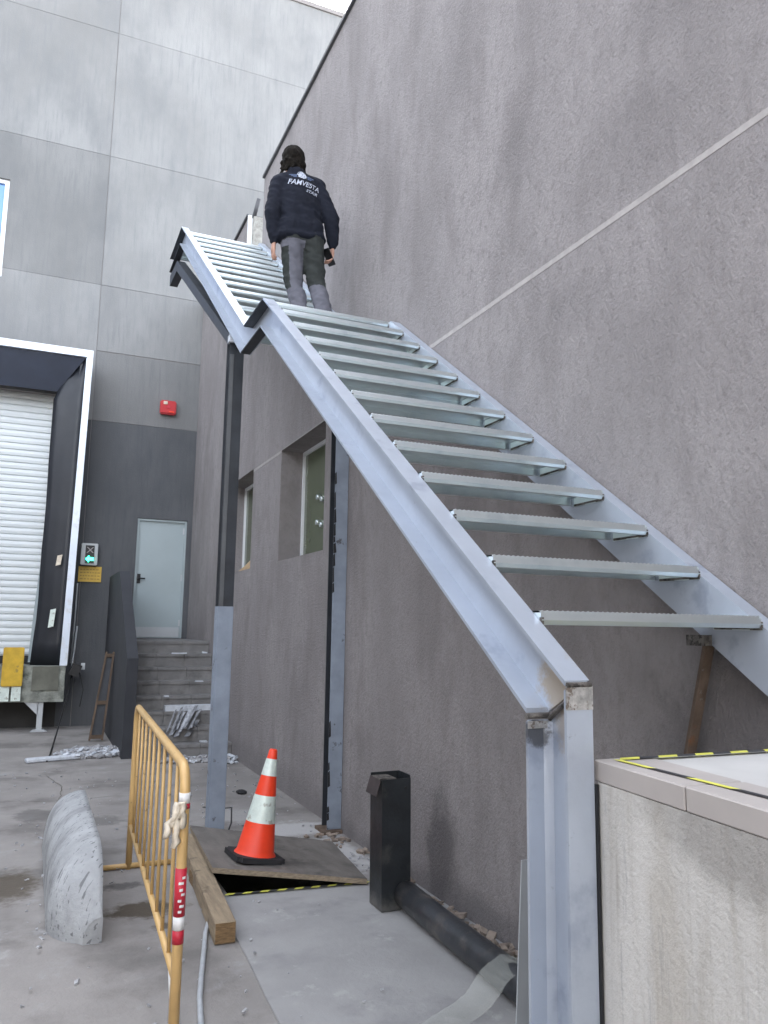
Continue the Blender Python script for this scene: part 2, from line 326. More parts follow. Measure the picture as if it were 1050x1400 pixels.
bm = NB(); box(bm, W+TH, 16, -9, 13.96, 6.30, 6.44); obj('roof', bm, M['roofing'], sb)
bm = NB(); box(bm, 15.7, 16, -9, 13.96, -.02, 7.5); box(bm, W+TH, 15.7, -9, -8.7, -.02, 6.30); obj('rear_wall', bm, M['stucco'], sb)
def window(wn, pane_mat, extra=None):
    y0, y1, z0, z1 = wn; d = W+.25
    fr = NB()
    for a in ((d, d+.05, y0, y0+.04, z0, z1), (d, d+.05, y1-.04, y1, z0, z1), (d, d+.05, y0+.04, y1-.04, z1-.04, z1), (d, d+.05, y0+.04, y1-.04, z0, z0+.04)): box(fr, *a)
    wp = obj('window', fr, M['white'], sb)
    bm = NB(); box(bm, d+.025, d+.04, y0+.04, y1-.04, z0+.04, z1-.04); obj('pane', bm, pane_mat, wp)
    # lighter reveal lining is part of the wall; sill plate
    return wp
w1 = window(BWIN, M['glassgreen']); w2 = window(SWIN, M['glassgreen'])
for z in (2.74, 3.01):
    for yy in (7.83, 7.70):
        bm = NB(); tube(bm, [(W+.278, yy, z+.3*(yy-7.83)), (W+.235, yy, z+.3*(yy-7.83))], .026, 10); obj('knob', bm, M['galv'], w1)
# torn brown paper in the far window
bm = NB()
N = 14; rows = []
for i in range(N+1):
    t = i/N; z = 2.357+(3.50-2.357)*t
    far = 9.72+.52*(1-t)**.7+.30*max(0, 1-t*5)+.03*noise.noise(Vector((i*1.3, 0, 0)))
    xb = W+.215-.19*max(0, 1-t*4)**1.3
    rows.append([bm.verts.new((xb-.02*noise.noise(Vector((s_*5, i*.7, 1)))+.02*s_, 9.66+.01+(far-9.67)*s_, z)) for s_ in (0, .25, .5, .75, 1)])
for i in range(N):
    for k in range(4): bm.faces.new((rows[i][k], rows[i][k+1], rows[i+1][k+1], rows[i+1][k]))
o = obj('torn_paper', bm, M['brownpaper']); md = o.modifiers.new('s', 'SOLIDIFY'); md.thickness = .004
tag(o, 'torn brown kraft paper sheet bulging inside the far small window', 'paper')
# ================================================================ unseen building added to cut low sky light, left of and behind the viewer
nb_ = thing('added_building', 'long grey building added out of view to cut the low sky light', 'added_building', (-11, 0, 0))
bm = NB(); prism(bm, [(-8.5, 13.0), (-8.5, -13), (9.0, -13), (9.0, -19), (-14.5, -19), (-14.5, 13.0)], 2, -.02, 7.5); obj('wall', bm, M['darkwall'], nb_)  # wall of the added unseen building
bm = NB(); prism(bm, [(-8.45, 13.05), (-8.45, -12.95), (9.05, -12.95), (9.05, -19.05), (-14.55, -19.05), (-14.55, 13.05)], 2, 7.501, 7.7); obj('roof_edge', bm, M['coping'], nb_)  # roof edge of the added unseen building
# ================================================================ concrete building (back)
cb = thing('concrete_building', 'tall pale precast concrete building closing the end of the yard, with loading dock', 'building', (2, BY+1, 0))
DOCK = (-3.9, .16, 0.99, 5.46); DOOR = (1.455, 2.295, 1.41, 3.46); UWIN = (-3.2, -.97, 7.37, 9.12); PIT = (-3.9, .36, -.1, .43)
bm = NB(); box(bm, -12, 16, BY+.22, BY+8, -.02, 14.30)
gridwall(bm, 1, BY+.012, BY+.215, -12, 16, -.02, 14.28, [DOCK, DOOR, UWIN, PIT])
obj('wall', bm, M['seam'], cb)
P_ = [(-9, -4.2, -.02, 5.087), (-4.186, .596, -.02, 5.087), (.604, 5.4, -.02, 5.087),
      (-9, -4.2, 5.093, 7.527), (-4.186, .596, 5.093, 7.527), (.604, 5.4, 5.093, 6.32), (.604, 5.4, 6.334, 7.527),
      (-9, -4.2, 7.533, 9.974), (-4.186, .596, 7.533, 9.974), (.604, 5.4, 7.533, 9.974),
      (-9, -4.2, 9.98, 12.424), (-4.186, .596, 9.98, 12.424), (.604, 5.4, 9.98, 12.424),
      (-9, -4.2, 12.43, 14.30), (-4.186, .596, 12.43, 14.30), (.604, 5.4, 12.43, 14.30), (5.414, 10.2, 7.533, 14.3)]
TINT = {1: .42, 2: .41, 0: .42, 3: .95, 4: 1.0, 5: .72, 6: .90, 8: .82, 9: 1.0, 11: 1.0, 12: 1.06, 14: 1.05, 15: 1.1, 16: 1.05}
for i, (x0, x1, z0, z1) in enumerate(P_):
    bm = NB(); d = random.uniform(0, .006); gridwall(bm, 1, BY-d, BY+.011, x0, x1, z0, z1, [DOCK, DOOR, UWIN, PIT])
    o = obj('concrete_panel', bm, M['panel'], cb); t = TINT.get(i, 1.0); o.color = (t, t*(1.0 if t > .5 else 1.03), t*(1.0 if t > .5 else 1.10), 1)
bm = NB(); box(bm, -12, 16, BY-.03, BY+.3, 14.302, 14.40); obj('roof_edge', bm, M['seam'], cb)
# upper window
bm = NB()
x0, x1, z0, z1 = UWIN
for a in ((x0, x0+.07, BY+.04, BY+.12, z0, z1), (x1-.07, x1, BY+.04, BY+.12, z0, z1), (x0+.07, x1-.07, BY+.04, BY+.12, z1-.07, z1), (x0+.07, x1-.07, BY+.04, BY+.12, z0, z0+.07), (-2.1, -2.03, BY+.04, BY+.12, z0+.07, z1-.07)): box(bm, *a)
uw = obj('window', bm, M['white'], cb); bm = NB(); box(bm, x0+.07, x1-.07, BY+.08, BY+.09, z0+.07, z1-.07); obj('pane', bm, M['glassblue'], uw)
# personnel door
bm = NB(); box(bm, 1.46, 2.29, BY+.06, BY+.10, 1.415, 3.455); dr = obj('door', bm, M['door'], cb)
bm = NB()
for a in ((1.456, 1.49, BY+.02, BY+.059, 1.415, 3.455), (2.26, 2.294, BY+.02, BY+.059, 1.415, 3.455), (1.49, 2.26, BY+.02, BY+.059, 3.42, 3.455)): box(bm, *a)
obj('door_frame', bm, M['door'], dr)
for hz in (1.62, 2.40, 3.22): mkbox('hinge', M['steelgrey'], dr, 2.235, 2.262, BY+.040, BY+.0585, hz, hz+.11)
mkbox('kick_plate', M['steelgrey'], dr, 1.50, 2.25, BY+.052, BY+.059, 1.43, 1.60)
bm = NB(); box(bm, 1.505, 1.56, BY+.045, BY+.06, 2.34, 2.50); tube(bm, [(1.53, BY+.05, 2.42), (1.53, BY-.02, 2.42), (1.63, BY-.02, 2.42)], .014, 8); obj('handle', bm, M['black'], dr)
# roller door with separate slats
bm = NB(); box(bm, -3.9, .16, BY+.13, BY+.15, .99, 5.46); rd = obj('roller_door', bm, M['shutter'], cb)
z = 1.13; sm = None
while z < 5.36:
    if sm is None:
        bm = NB(); prism(bm, [(BY+.128, 0), (BY+.108, .010), (BY+.100, .05), (BY+.108, .092), (BY+.128, .104)], 0, -3.88, .08)
        s = obj('slat', bm, M['shutter'], rd); sm = s; s.location.z += z
    else: s = sm.copy(); link(s); s.location.z = z
    z += .108
bm = NB(); box(bm, -3.9, .16, BY+.02, BY+.127, 1.0, 1.12); obj('bottom_rail', bm, M['rubber'], rd)
bm = NB(); box(bm, .05, .15, BY-.04, BY+.12, 5.12, 5.30); obj('guide_bracket', bm, M['copingstone'], rd)
# dock shelter
SY = 13.42
bm = NB(); 
prism(bm, [(.43, 5.98), (.53, 6.10), (.47, .99), (.36, .99)], 1, SY, SY+.10)
sh = obj('dock_shelter', bm, M['whiteframe'], cb)
bm = NB(); box(bm, -4.6, .53, SY-.004, SY+.10, 6.0, 6.12); obj('top_frame', bm, M['whiteframe'], sh)
bm = NB(); box(bm, -4.6, -4.5, SY, SY+.10, .99, 5.99); obj('side_frame', bm, M['whiteframe'], sh)
bm = NB()  # curved vinyl side flap
rows = []
for i in range(15):
    t = i/14; z = .99+(5.99-.99)*t
    inner = -.02+.09*noise.noise(Vector((0, 0, z*.7)))-.10*max(0, (1.9-z))*(.4); 
    if z > 5.4: inner += (z-5.4)*.62
    row = []
    for k in range(6):
        s = k/5; xo = .36+.075*t
        row.append(bm.verts.new((inner+(xo-inner)*s, SY+.06+.16*(1-s)+.02*noise.noise(Vector((s*3, z*2, 5))), z)))
    rows.append(row)
for i in range(14):
    for k in range(5): bm.faces.new((rows[i][k], rows[i][k+1], rows[i+1][k+1], rows[i+1][k]))
o = obj('side_flap', bm, M['vinyl'], sh, True); o.modifiers.new('s', 'SOLIDIFY').thickness = .01
bm = NB(); quad(bm, (-4.5, SY+.05, 5.995), (.42, SY+.05, 5.995), (.02, SY+.25, 5.42), (-4.5, SY+.25, 5.42)); o = obj('header_flap', bm, M['vinylb'], sh); o.modifiers.new('s', 'SOLIDIFY').thickness = .01
bm = NB(); box(bm, .34, .40, SY+.101, BY-.01, 1.02, 5.99); obj('outer_side', bm, M['vinyl'], sh)
bm = NB(); box(bm, -4.5, .40, SY+.101, BY-.01, 5.992, 6.03); obj('shelter_roof', bm, M['vinyl'], sh)
# grey weather seal seen beside the roller door
bm = NB(); prism(bm, [(.0, 5.2), (.10, 5.25), (.06, 4.6), (.05, 2.6), (-.02, 2.0), (-.02, 1.02), (-.10, 1.02), (-.06, 2.0), (-.02, 2.7), (.0, 4.6)], 1, BY-.12, BY-.10); obj('seal_strip', bm, M['door'], sh)
# dock ledge
bm = NB(); box(bm, -4.6, .45, SY-.02, BY+.2, .44, .985)
bmesh.ops.subdivide_edges(bm, edges=bm.edges[:], cuts=9, use_grid_fill=True)
for v in bm.verts:
    if v.co.y < SY+.2: v.co += Vector((.3, 1, .6))*.03*noise.noise(v.co*5)
obj('dock_ledge', bm, mat('ledge_concrete', (.26, .27, .235), .9, var=.35, vscale=7, bump=1, bscale=20, dirt=(.10, .11, .09), dscale=5), cb)
bm = NB(); box(bm, -.02, .36, SY-.045, SY-.03, .62, .98); obj('recess_plate', bm, mat('olive_plate', (.15, .15, .12), .8, var=.3), cb)
mkbox('recess_shade', M['pit'], cb, -3.9, .36, BY-.012, BY+.0, 0.0, .436)  # dark plate standing in for the shade under the ledge
# bumper on the ledge, prop
b_ = thing('dock_bumper', 'yellow rubber dock bumper above two pale strips, below the roller door', 'bumper', (-.3, SY-.1, .69))
mkbox('pad', M['yellow'], b_, -.44, -.15, SY-.14, SY-.045, .69, 1.27, bev=.012)
for x0 in (-.45, -.29): mkbox('strip', M['refl'], b_, x0, x0+.13, SY-.10, SY-.045, .47, .685)
b_ = thing('prop_leg', 'short pale steel prop under the dock ledge', 'prop', (.12, SY+.05, 0))
bm = NB(); box(bm, .09, .17, SY+.02, SY+.08, .03, .44); obj('leg', bm, M['steelgrey'], b_)
bm = NB(); prism(bm, [(.01, .0), (.25, 0), (.20, .03), (.06, .03)], 1, SY-.03, SY+.13); obj('foot', bm, M['steelgrey'], b_)
bm = NB(); prism(bm, [(-.10, .44), (.10, .44), (.10, .24)], 1, SY+.02, SY+.08); obj('gusset', bm, M['steelgrey'], b_)
# stickers on the flap
for nm, m, lab, x, z, h, wd in (('sticker', M['rag'], 'cream sticker on the black dock flap, above the green one', .24, 2.63, .18, .09), ('sticker', M['refl'], 'pale green sticker on the black dock flap, below the cream one', .20, 1.72, .30, .10)):
    bm = NB(); prism(bm, [(x-wd/2, z-h/2), (x+wd*.3, z-h/2+.02), (x+wd/2, z+h/2), (x-wd*.3, z+h/2-.02)], 1, SY+.02, SY+.03); tag(obj(nm, bm, m), lab, 'sticker')
# signal light
sg = thing('dock_signal', 'small grey dock traffic signal with lit green arrow, right of the shelter frame', 'signal light', (.70, BY-.2, 2.62))
mkbox('housing', M['steelgrey'], sg, .575, .835, BY-.16, BY-.015, 2.60, 2.96, bev=.01)
mkbox('lens_panel', M['black'], sg, .64, .78, BY-.175, BY-.161, 2.63, 2.925)
bm = NB(); prism(bm, [(.648, 2.70), (.70, 2.755), (.70, 2.725), (.772, 2.725), (.772, 2.675), (.70, 2.675), (.70, 2.645)], 1, BY-.185, BY-.176); obj('green_arrow', bm, M['green'], sg)
bm = NB(); prism(bm, [(.655, 2.80), (.675, 2.80), (.77, 2.895), (.75, 2.895)], 1, BY-.185, BY-.176); obj('cross_bar', bm, M['lampoff'], sg)
bm = NB(); prism(bm, [(.75, 2.80), (.77, 2.80), (.675, 2.895), (.655, 2.895)], 1, BY-.195, BY-.186); obj('cross_bar', bm, M['lampoff'], sg)
# yellow sign
ys = thing('yellow_sign', 'small yellow sign with faded writing below the dock signal', 'sign', (.74, BY-.05, 2.33))
mkbox('plate', M['signy'], ys, .56, .92, BY-.03, BY-.012, 2.33, 2.585)
for r_ in range(4):
    x = .585
    while x < .88:
        wd = random.uniform(.02, .05); bm = NB() if x == .585 else bm
        box(bm, x, min(x+wd, .895), BY-.034, BY-.031, 2.37+r_*.052, 2.385+r_*.052); x += wd+.016
    obj('text_line', bm, mat('faded_print', (.36, .22, .04), .6, var=0), ys)
# fire alarm
fa = thing('fire_alarm', 'red square fire alarm box high on the concrete wall above the door', 'fire alarm', (1.85, BY-.08, 5.32))
mkbox('case', M['red'], fa, 1.71, 1.985, BY-.11, BY-.01, 5.32, 5.57, bev=.02)
mkbox('light_cover', M['rag'], fa, 1.76, 1.83, BY-.125, BY-.111, 5.49, 5.545, bev=.004)
mkbox('label_plate', M['cone'], fa, 1.86, 1.95, BY-.118, BY-.111, 5.355, 5.375)
bm = NB(); prism(bm, [(1.81, 5.43), (1.88, 5.43), (1.845, 5.50)], 1, BY-.12, BY-.111); obj('mark', bm, M['tapered'], fa)
# cable & black box at dock foot
bm = NB(); tube(bm, [(.60, BY-.03, 1.6), (.58, BY-.04, 1.2), (.55, BY-.3, .95)], .015, 6); tube(bm, [(.56, BY-.03, 2.3), (.555, BY-.03, 1.6), (.54, BY-.03, 1.0)], .012, 6)
tag(obj('conduit', bm, M['steelgrey']), 'thin grey conduit running down right of the dock frame', 'conduit')
cbx = thing('hanging_connector', 'black plug and cables hanging at the right foot of the dock frame', 'cable', (.6, BY-.4, 0))
bm = NB(); prism(bm, [(.50, .85), (.64, .80), (.70, .98), (.56, 1.02)], 1, BY-.50, BY-.36); obj('plug', bm, M['black'], cbx)
bm = NB(); box(bm, .68, .74, BY-.45, BY-.40, .92, 1.02); obj('socket', bm, M['steelgrey'], cbx)
bm = NB(); tube(bm, [(.56, BY-.43, .88), (.52, BY-.6, .6), (.40, BY-1.3, .2), (.30, BY-2.3, .012), (.26, BY-3.0, .012), (.22, BY-3.5, .012)], .011, 6); tube(bm, [(.66, BY-.40, .9), (.74, BY-.4, .6), (.70, BY-.5, .35)], .008, 6); obj('lead', bm, M['black'], cbx)
# ================================================================ entrance steps
st = thing('entrance_steps', 'flight of grey stone steps up to the grey door', 'steps', (1.8, 11, 0))
G, H, Y0 = .25, .176, 10.22
for k in range(8):
    y0 = Y0+G*k; z1 = H*(k+1); y1 = y0+G+.05 if k < 7 else BY-.008
    bm = NB(); box(bm, 1.20, W-.003, y0+.03, y1-.021 if k < 7 else y1, .0 if k == 0 else z1-H-.02, z1-.04)
    stp = obj('step', bm, M['step'], st)
    xs = [1.20, 1.58, 1.98, W-.003]
    for a, b in zip(xs, xs[1:]):
        if k < 7: mkbox('tread_slab', M['step'], stp, a+.003, b-.003, y0, y0+G+.026, z1-.039, z1)
        else: mkbox('tread_slab', M['step'], stp, a+.003, b-.003, y0, BY-.01, z1-.039, z1)
        mkbox('riser_tile', M['step'], stp, a+.003, b-.003, y0+.018, y0+.029, z1-H+.001, z1-.041)
bm = NB(); prism(bm, [(10.45, -.01), (10.45, 1.22), (12.2, 2.42), (13.98, 2.42), (13.98, -.01)], 0, 1.06, 1.197)
tag(obj('stair_parapet', bm, M['parapet']), 'dark sloping parapet wall left of the entrance steps', 'parapet')
# leaning timber frame
lf = thing('leaning_frame', 'narrow brown frame leaning against the dark stair parapet', 'frame', (.9, 12.1, 0))
def bar(bm, a, b, w_, d_=None):
    a = Vector(a); b = Vector(b); d = (b-a).normalized(); s = d.cross(Vector((0, 1, 0))).normalized(); t = d.cross(s); d_ = d_ or w_
    vv = [bm.verts.new(p+s*i*w_/2+t*j*d_/2) for p in (a, b) for i, j in ((-1, -1), (1, -1), (1, 1), (-1, 1))]
    for f in ((0, 1, 2, 3), (7, 6, 5, 4), (0, 4, 5, 1), (1, 5, 6, 2), (2, 6, 7, 3), (3, 7, 4, 0)): bm.faces.new([vv[i] for i in f])
wd = mat('brown_frame', (.11, .075, .05), .8, var=.3)
for x0, x1 in ((.76, .93), (.93, 1.03)): bm = NB(); bar(bm, (x0+.02, 12.05, .02), (x1+.02, 12.25, 1.24), .025, .05); obj('rail', bm, wd, lf)
for t in (.04, .42, .96):
    bm = NB(); bar(bm, (.78+.17*t, 12.05+.2*t, .02+1.22*t), (.95+.10*t, 12.05+.2*t, .02+1.22*t), .05, .04); obj('crosspiece', bm, wd, lf)
bm = NB(); quad(bm, (.79, 12.08, .06), (.94, 12.08, .06), (1.04, 12.27, 1.2), (.96, 12.27, 1.2)); o = obj('back_board', bm, M['darksteel_shade'], lf); o.modifiers.new('s', 'SOLIDIFY').thickness = .006
# rubble (uncountable)
def rocks(name, spots, m, smin, smax, seed=1, flat=.5):
    rnd = random.Random(seed); VV, FF = [], []
    for (cx, cy, cz, rx, ry, n) in spots:
        for i in range(n):
            a = rnd.uniform(0, 2*PI); r = math.sqrt(rnd.random()); s = rnd.uniform(smin, smax)
            p = Vector((cx+rx*r*math.cos(a), cy+ry*r*math.sin(a), cz+s*flat*.5+.05*(1-r)*rnd.random()))
            if PX0-.05 < p.x < PX1+.05 and PY0-.05 < p.y < PY1+.05: continue
            r0 = [Vector((i, j, k)) for i in (-.5, .5) for j in (-.5, .5) for k in (-.5, .5)]; o_ = len(VV)
            ro = Matrix.Rotation(rnd.uniform(0, 6), 4, 'Z') @ Matrix.Rotation(rnd.uniform(-.5, .5), 4, 'X') @ Matrix.Rotation(rnd.uniform(-.5, .5), 4, 'Y')
            sc = Vector((s*rnd.uniform(.6, 1.5), s*rnd.uniform(.5, 1), s*flat*rnd.uniform(.5, 1)))
            for v in r0:
                q = Vector((v.x*sc.x, v.y*sc.y, v.z*sc.z))*rnd.uniform(.75, 1.15); VV.append(tuple((ro @ q)+p))
            FF += [tuple(i_+o_ for i_ in f) for f in ((0, 1, 3, 2), (4, 6, 7, 5), (0, 4, 5, 1), (2, 3, 7, 6), (0, 2, 6, 4), (1, 5, 7, 3))]
    me = bpy.data.meshes.new(name); me.from_pydata(VV, [], FF)
    o = obj(name, me, m); o['kind'] = 'stuff'; return o
rocks('rubble', [(.78, 10.95, 0, .44, .36, 330), (1.9, 10.0, 0, .45, .13, 120)], M['rubble'], .02, .085, 2, .7)
rocks('rubble', [(.72, 10.85, .03, .44, .3, 60), (1.85, 9.98, 0, .4, .12, 26), (2.28, 9.9, 0, .10, .25, 16)], M['whiteish'], .03, .085, 5, .45)
rocks('rubble', [(2.31, 3.6, 0, .06, 1.2, 150), (2.33, 5.2, 0, .05, .5, 45), (2.2, 6.1, 0, .15, .3, 24)], M['rubbletan'], .01, .06, 8)
rocks('grit', [(.2, 6.6, 0, 1.5, 3.4, 300), (1.4, 3.9, .01, .5, 1, 14), (2.2, 4.9, .01, .12, .8, 90), (1.9, 8, 0, .5, 2, 90), (1.08, 5.5, 0, .08, .9, 50)], M['rubble'], .006, .022, 11, .6)
o = None
bm = NB(); box(bm, 0, .62, 0, .11, 0, .05); bmesh.ops.bevel(bm, geom=bm.edges[:], offset=.012, segments=1, affect='EDGES')
bmesh.ops.rotate(bm, verts=bm.verts, matrix=Matrix.Rotation(.25, 3, 'Z')); bmesh.ops.translate(bm, verts=bm.verts, vec=(.0, 10.45, .004))
tag(obj('broken_kerb_piece', bm, M['whiteish']), 'long pale broken slab piece at the left end of the rubble', 'slab piece')
# scrap sheets on the steps
bm = NB(); rnd = random.Random(3)
for i in range(11):
    x = 1.58+.028*i; a = Vector((x, 10.40-.02*rnd.random(), .24+.12*rnd.random())); b = a+Vector((.08+.10*rnd.random(), .12+.1*rnd.random(), .16+.12*rnd.random()))
    s = Vector((.02+.05*rnd.random(), -.04*rnd.random(), .03*rnd.random())); quad(bm, a, a+s, b+s, b)
o = obj('crumpled_sheet', bm, M['foil']); o.modifiers.new('s', 'SOLIDIFY').thickness = .008; tag(o, 'crumpled grey-white sheet slumped on the lower entrance steps', 'sheet')
bm = NB(); box(bm, 1.60, 2.34, 10.72, 10.86, .531, .60); tag(obj('white_board', bm, M['whiteish']), 'long white board lying across the third entrance step', 'board')
for (x, y, z, wdt, lab) in ((1.78, 11.60, 1.235, .20, 'white scrap of paper on an upper entrance step, the widest of the scraps'), (2.02, 11.0, .883, .10, 'small white scrap on the middle of the entrance steps'), (1.60, 10.9, .70, .06, 'tiny white scrap at the left of the entrance steps'),
                       (2.25, 11.85, 1.235, .07, 'white scrap at the right edge near the top of the entrance steps'), (1.99, 10.35, .178, .09, 'white scrap on the bottom entrance step')):
    bm = NB(); box(bm, x, x+wdt, y-.05, y+.02, z+.001, z+.02)
    for v in bm.verts: v.co += Vector((.3, .3, .5))*.03*noise.noise(v.co*13)
    for v in bm.verts: v.co.z = max(v.co.z, z+.001)
    tag(obj('paper_scrap', bm, M['whiteish']), lab, 'scrap')
# ================================================================ loading platform (front right)
pf = thing('loading_platform', 'pale rendered loading platform in the right foreground with stone coping', 'platform', (1.9, 0, 0))
PZ = 1.307
LE = [(1.400, 1.782), (.94, -2.4)]
def leX(y, off=0): return LE[0][0]+(y-LE[0][1])*(LE[1][0]-LE[0][0])/(LE[1][1]-LE[0][1])+off
bm = NB(); prism(bm, [(leX(1.77, .0), 1.765), (W-.004, 1.74), (W-.004, -2.4), (leX(-2.4, .0), -2.4)], 2, -.03, PZ-.056); obj('body', bm, M['render'], pf)
bm = NB(); prism(bm, [(leX(1.77, .18), 1.77), (W-.004, 1.745), (W-.004, -2.4), (leX(-2.4, .18), -2.4)], 2, PZ-.054, PZ-.004); obj('top_slab', bm, M['topslab'], pf)
bm = NB(); prism(bm, [(1.3858, 1.7645), (1.3955, 1.7645), (1.394, 1.755), (1.388, 1.755)], 2, .0, PZ-.06); obj('black_sealant', bm, M['black'], pf)
yy = 1.782
for L_ in (.37, .60, .60, .60, .60, .60):
    y1 = yy-L_
    bm = NB(); prism(bm, [(leX(yy, 0), yy-.002), (leX(yy, .178), yy-.006), (leX(y1, .178), y1+.002), (leX(y1, 0), y1+.002)], 2, PZ-.055, PZ)
    bmesh.ops.bevel(bm, geom=bm.edges[:], offset=.003, segments=1, affect='EDGES')
    obj('coping_stone', bm, M['copingstone'], pf); yy = y1
def hazard(bm, a, b, wd, z, n, seed=0):
    a = Vector(a); b = Vector(b); d = (b-a); s = Vector((-d.y, d.x)).normalized()*wd
    for i in range(n):
        p, q = a+d*i/n, a+d*(i+1)/n; sk = d.normalized()*wd*.8
        bm.faces.new([bm.verts.new((*v, z)) for v in (p, q, q+s+sk, p+s+sk)]).material_index = i % 2
bm = NB(); hazard(bm, (1.45, 1.735), (2.36, 1.712), .03, PZ+.003, 14); o = obj('hazard_tape', bm, [M['tapey'], M['tapeb']]); tag(o, 'yellow and black hazard tape along the far edge of the platform top', 'tape')
bm = NB(); hazard(bm, (leX(1.77, .04), 1.75), (leX(-.4, .21), -.4), .018, PZ+.003, 16); o = obj('hazard_tape', bm, [M['tapey'], M['tapeb']]); tag(o, 'yellow and black hazard tape along the coping of the platform', 'tape')
bm = NB(); hazard(bm, (1.16, 5.035), (2.07, 4.945), .028, .021, 17); o = obj('hazard_tape', bm, [M['tapey'], M['tapeb']]); tag(o, 'yellow and black hazard tape on the slab edge in front of the pit', 'tape')
# ================================================================ steel staircase
ss = thing('steel_staircase', 'unfinished two-flight steel staircase rising along the stucco wall, primed grey channels with galvanised treads', 'staircase', (1.8, 1.9, 0))
S1 = .7075
def zt(y): return 1.518+S1*(y-1.774)+.0        # top line of flight 1 stringers
TV = .232                                      # vertical thickness of a stringer
YL0, YL1 = 5.222, 5.79                          # landing start / end (at the top line)
ZL = zt(YL0)
def zt2(y): return ZL+S1*(y-YL1)
YT = 9.52; ZT = zt2(YT); YE = 10.47
def chan(name, pts_top, pts_bot, xw, xo, m, parent, tf=.011, tw=.008, fmi=0):
    """channel: web at xw, flanges from xw to xo; polyline top & bottom in (y,z)"""
    bm = NB(); s = 1 if xo > xw else -1
    n = len(pts_top)
    # web
    for a, b in ((xw, xw+s*tw),):
        A = [(a, *p) for p in pts_top]; B = [(a, *p) for p in pts_bot]; A2 = [(b, *p) for p in pts_top]; B2 = [(b, *p) for p in pts_bot]
        for i in range(n-1):
            for q in ((A[i], A[i+1], B[i+1], B[i]), (A2[i], B2[i], B2[i+1], A2[i+1]), (A[i], A2[i], A2[i+1], A[i+1]), (B[i], B[i+1], B2[i+1], B2[i])): quad(bm, *q)
        for i in (0, n-1): quad(bm, A[i], B[i], B2[i], A2[i])
    # flanges (offset vertically)
    for pts, sg_ in ((pts_top, -1), (pts_bot, 1)):
        for i in range(n-1):
            p, q = pts[i], pts[i+1]; L_ = math.hypot(q[0]-p[0], q[1]-p[1]); ny, nz = -(q[1]-p[1])/L_, (q[0]-p[0])/L_
            if nz < 0: ny, nz = -ny, -nz
            t = tf*sg_; x0, x1 = xw+s*tw, xo
            c = [(p[0], p[1]), (q[0], q[1]), (q[0]+0, q[1]+t/max(nz, .3)), (p[0]+0, p[1]+t/max(nz, .3))]
            prism(bm, c, 0, x0, x1, fmi)
            # root fillet
    bmesh.ops.remove_doubles(bm, verts=bm.verts, dist=1e-5)
    return obj(name, bm, m, parent)
for xw, xo, ystart in ((1.384, 1.302, None), (2.298, 2.372, 'long')):
    if ystart is None: yt0, yb0 = 1.772, 1.955
    else: yt0, yb0 = 1.49, 1.77
    chan('lower_stringer', [(yt0, zt(yt0)), (YL0, ZL)], [(yb0, zt(yb0)-TV), (5.30-.04, zt(5.26)-TV)], xw, xo, M['primer'], ss)
    dark_under = M['primer']
    zb = zt(5.26)-TV
    chan('landing_stringer', [(YL0+.001, ZL), (YL1-.001, ZL)], [(5.262, zb), (YL1+.07, zb)], xw, xo, [M['primer'], M['darksteel_shade']], ss, fmi=1)  # dark flange colour paints in the shade under the landing
    chan('upper_stringer', [(YL1, ZL), (YT, ZT)], [(YL1+.072, zb), (YT+.07, zt2(YT+.07)-TV-.02)], xw, xo, M['primer'], ss)
    chan('top_landing_stringer', [(YT+.001, ZT), (YE, ZT)], [(YT+.072, zt2(YT+.07)-TV-.02), (YE, zt2(YT+.07)-TV-.02)], xw, xo, [M['primer'], M['darksteel_shade']], ss, fmi=1)  # flanges darkened likewise, as painted shade below the top landing
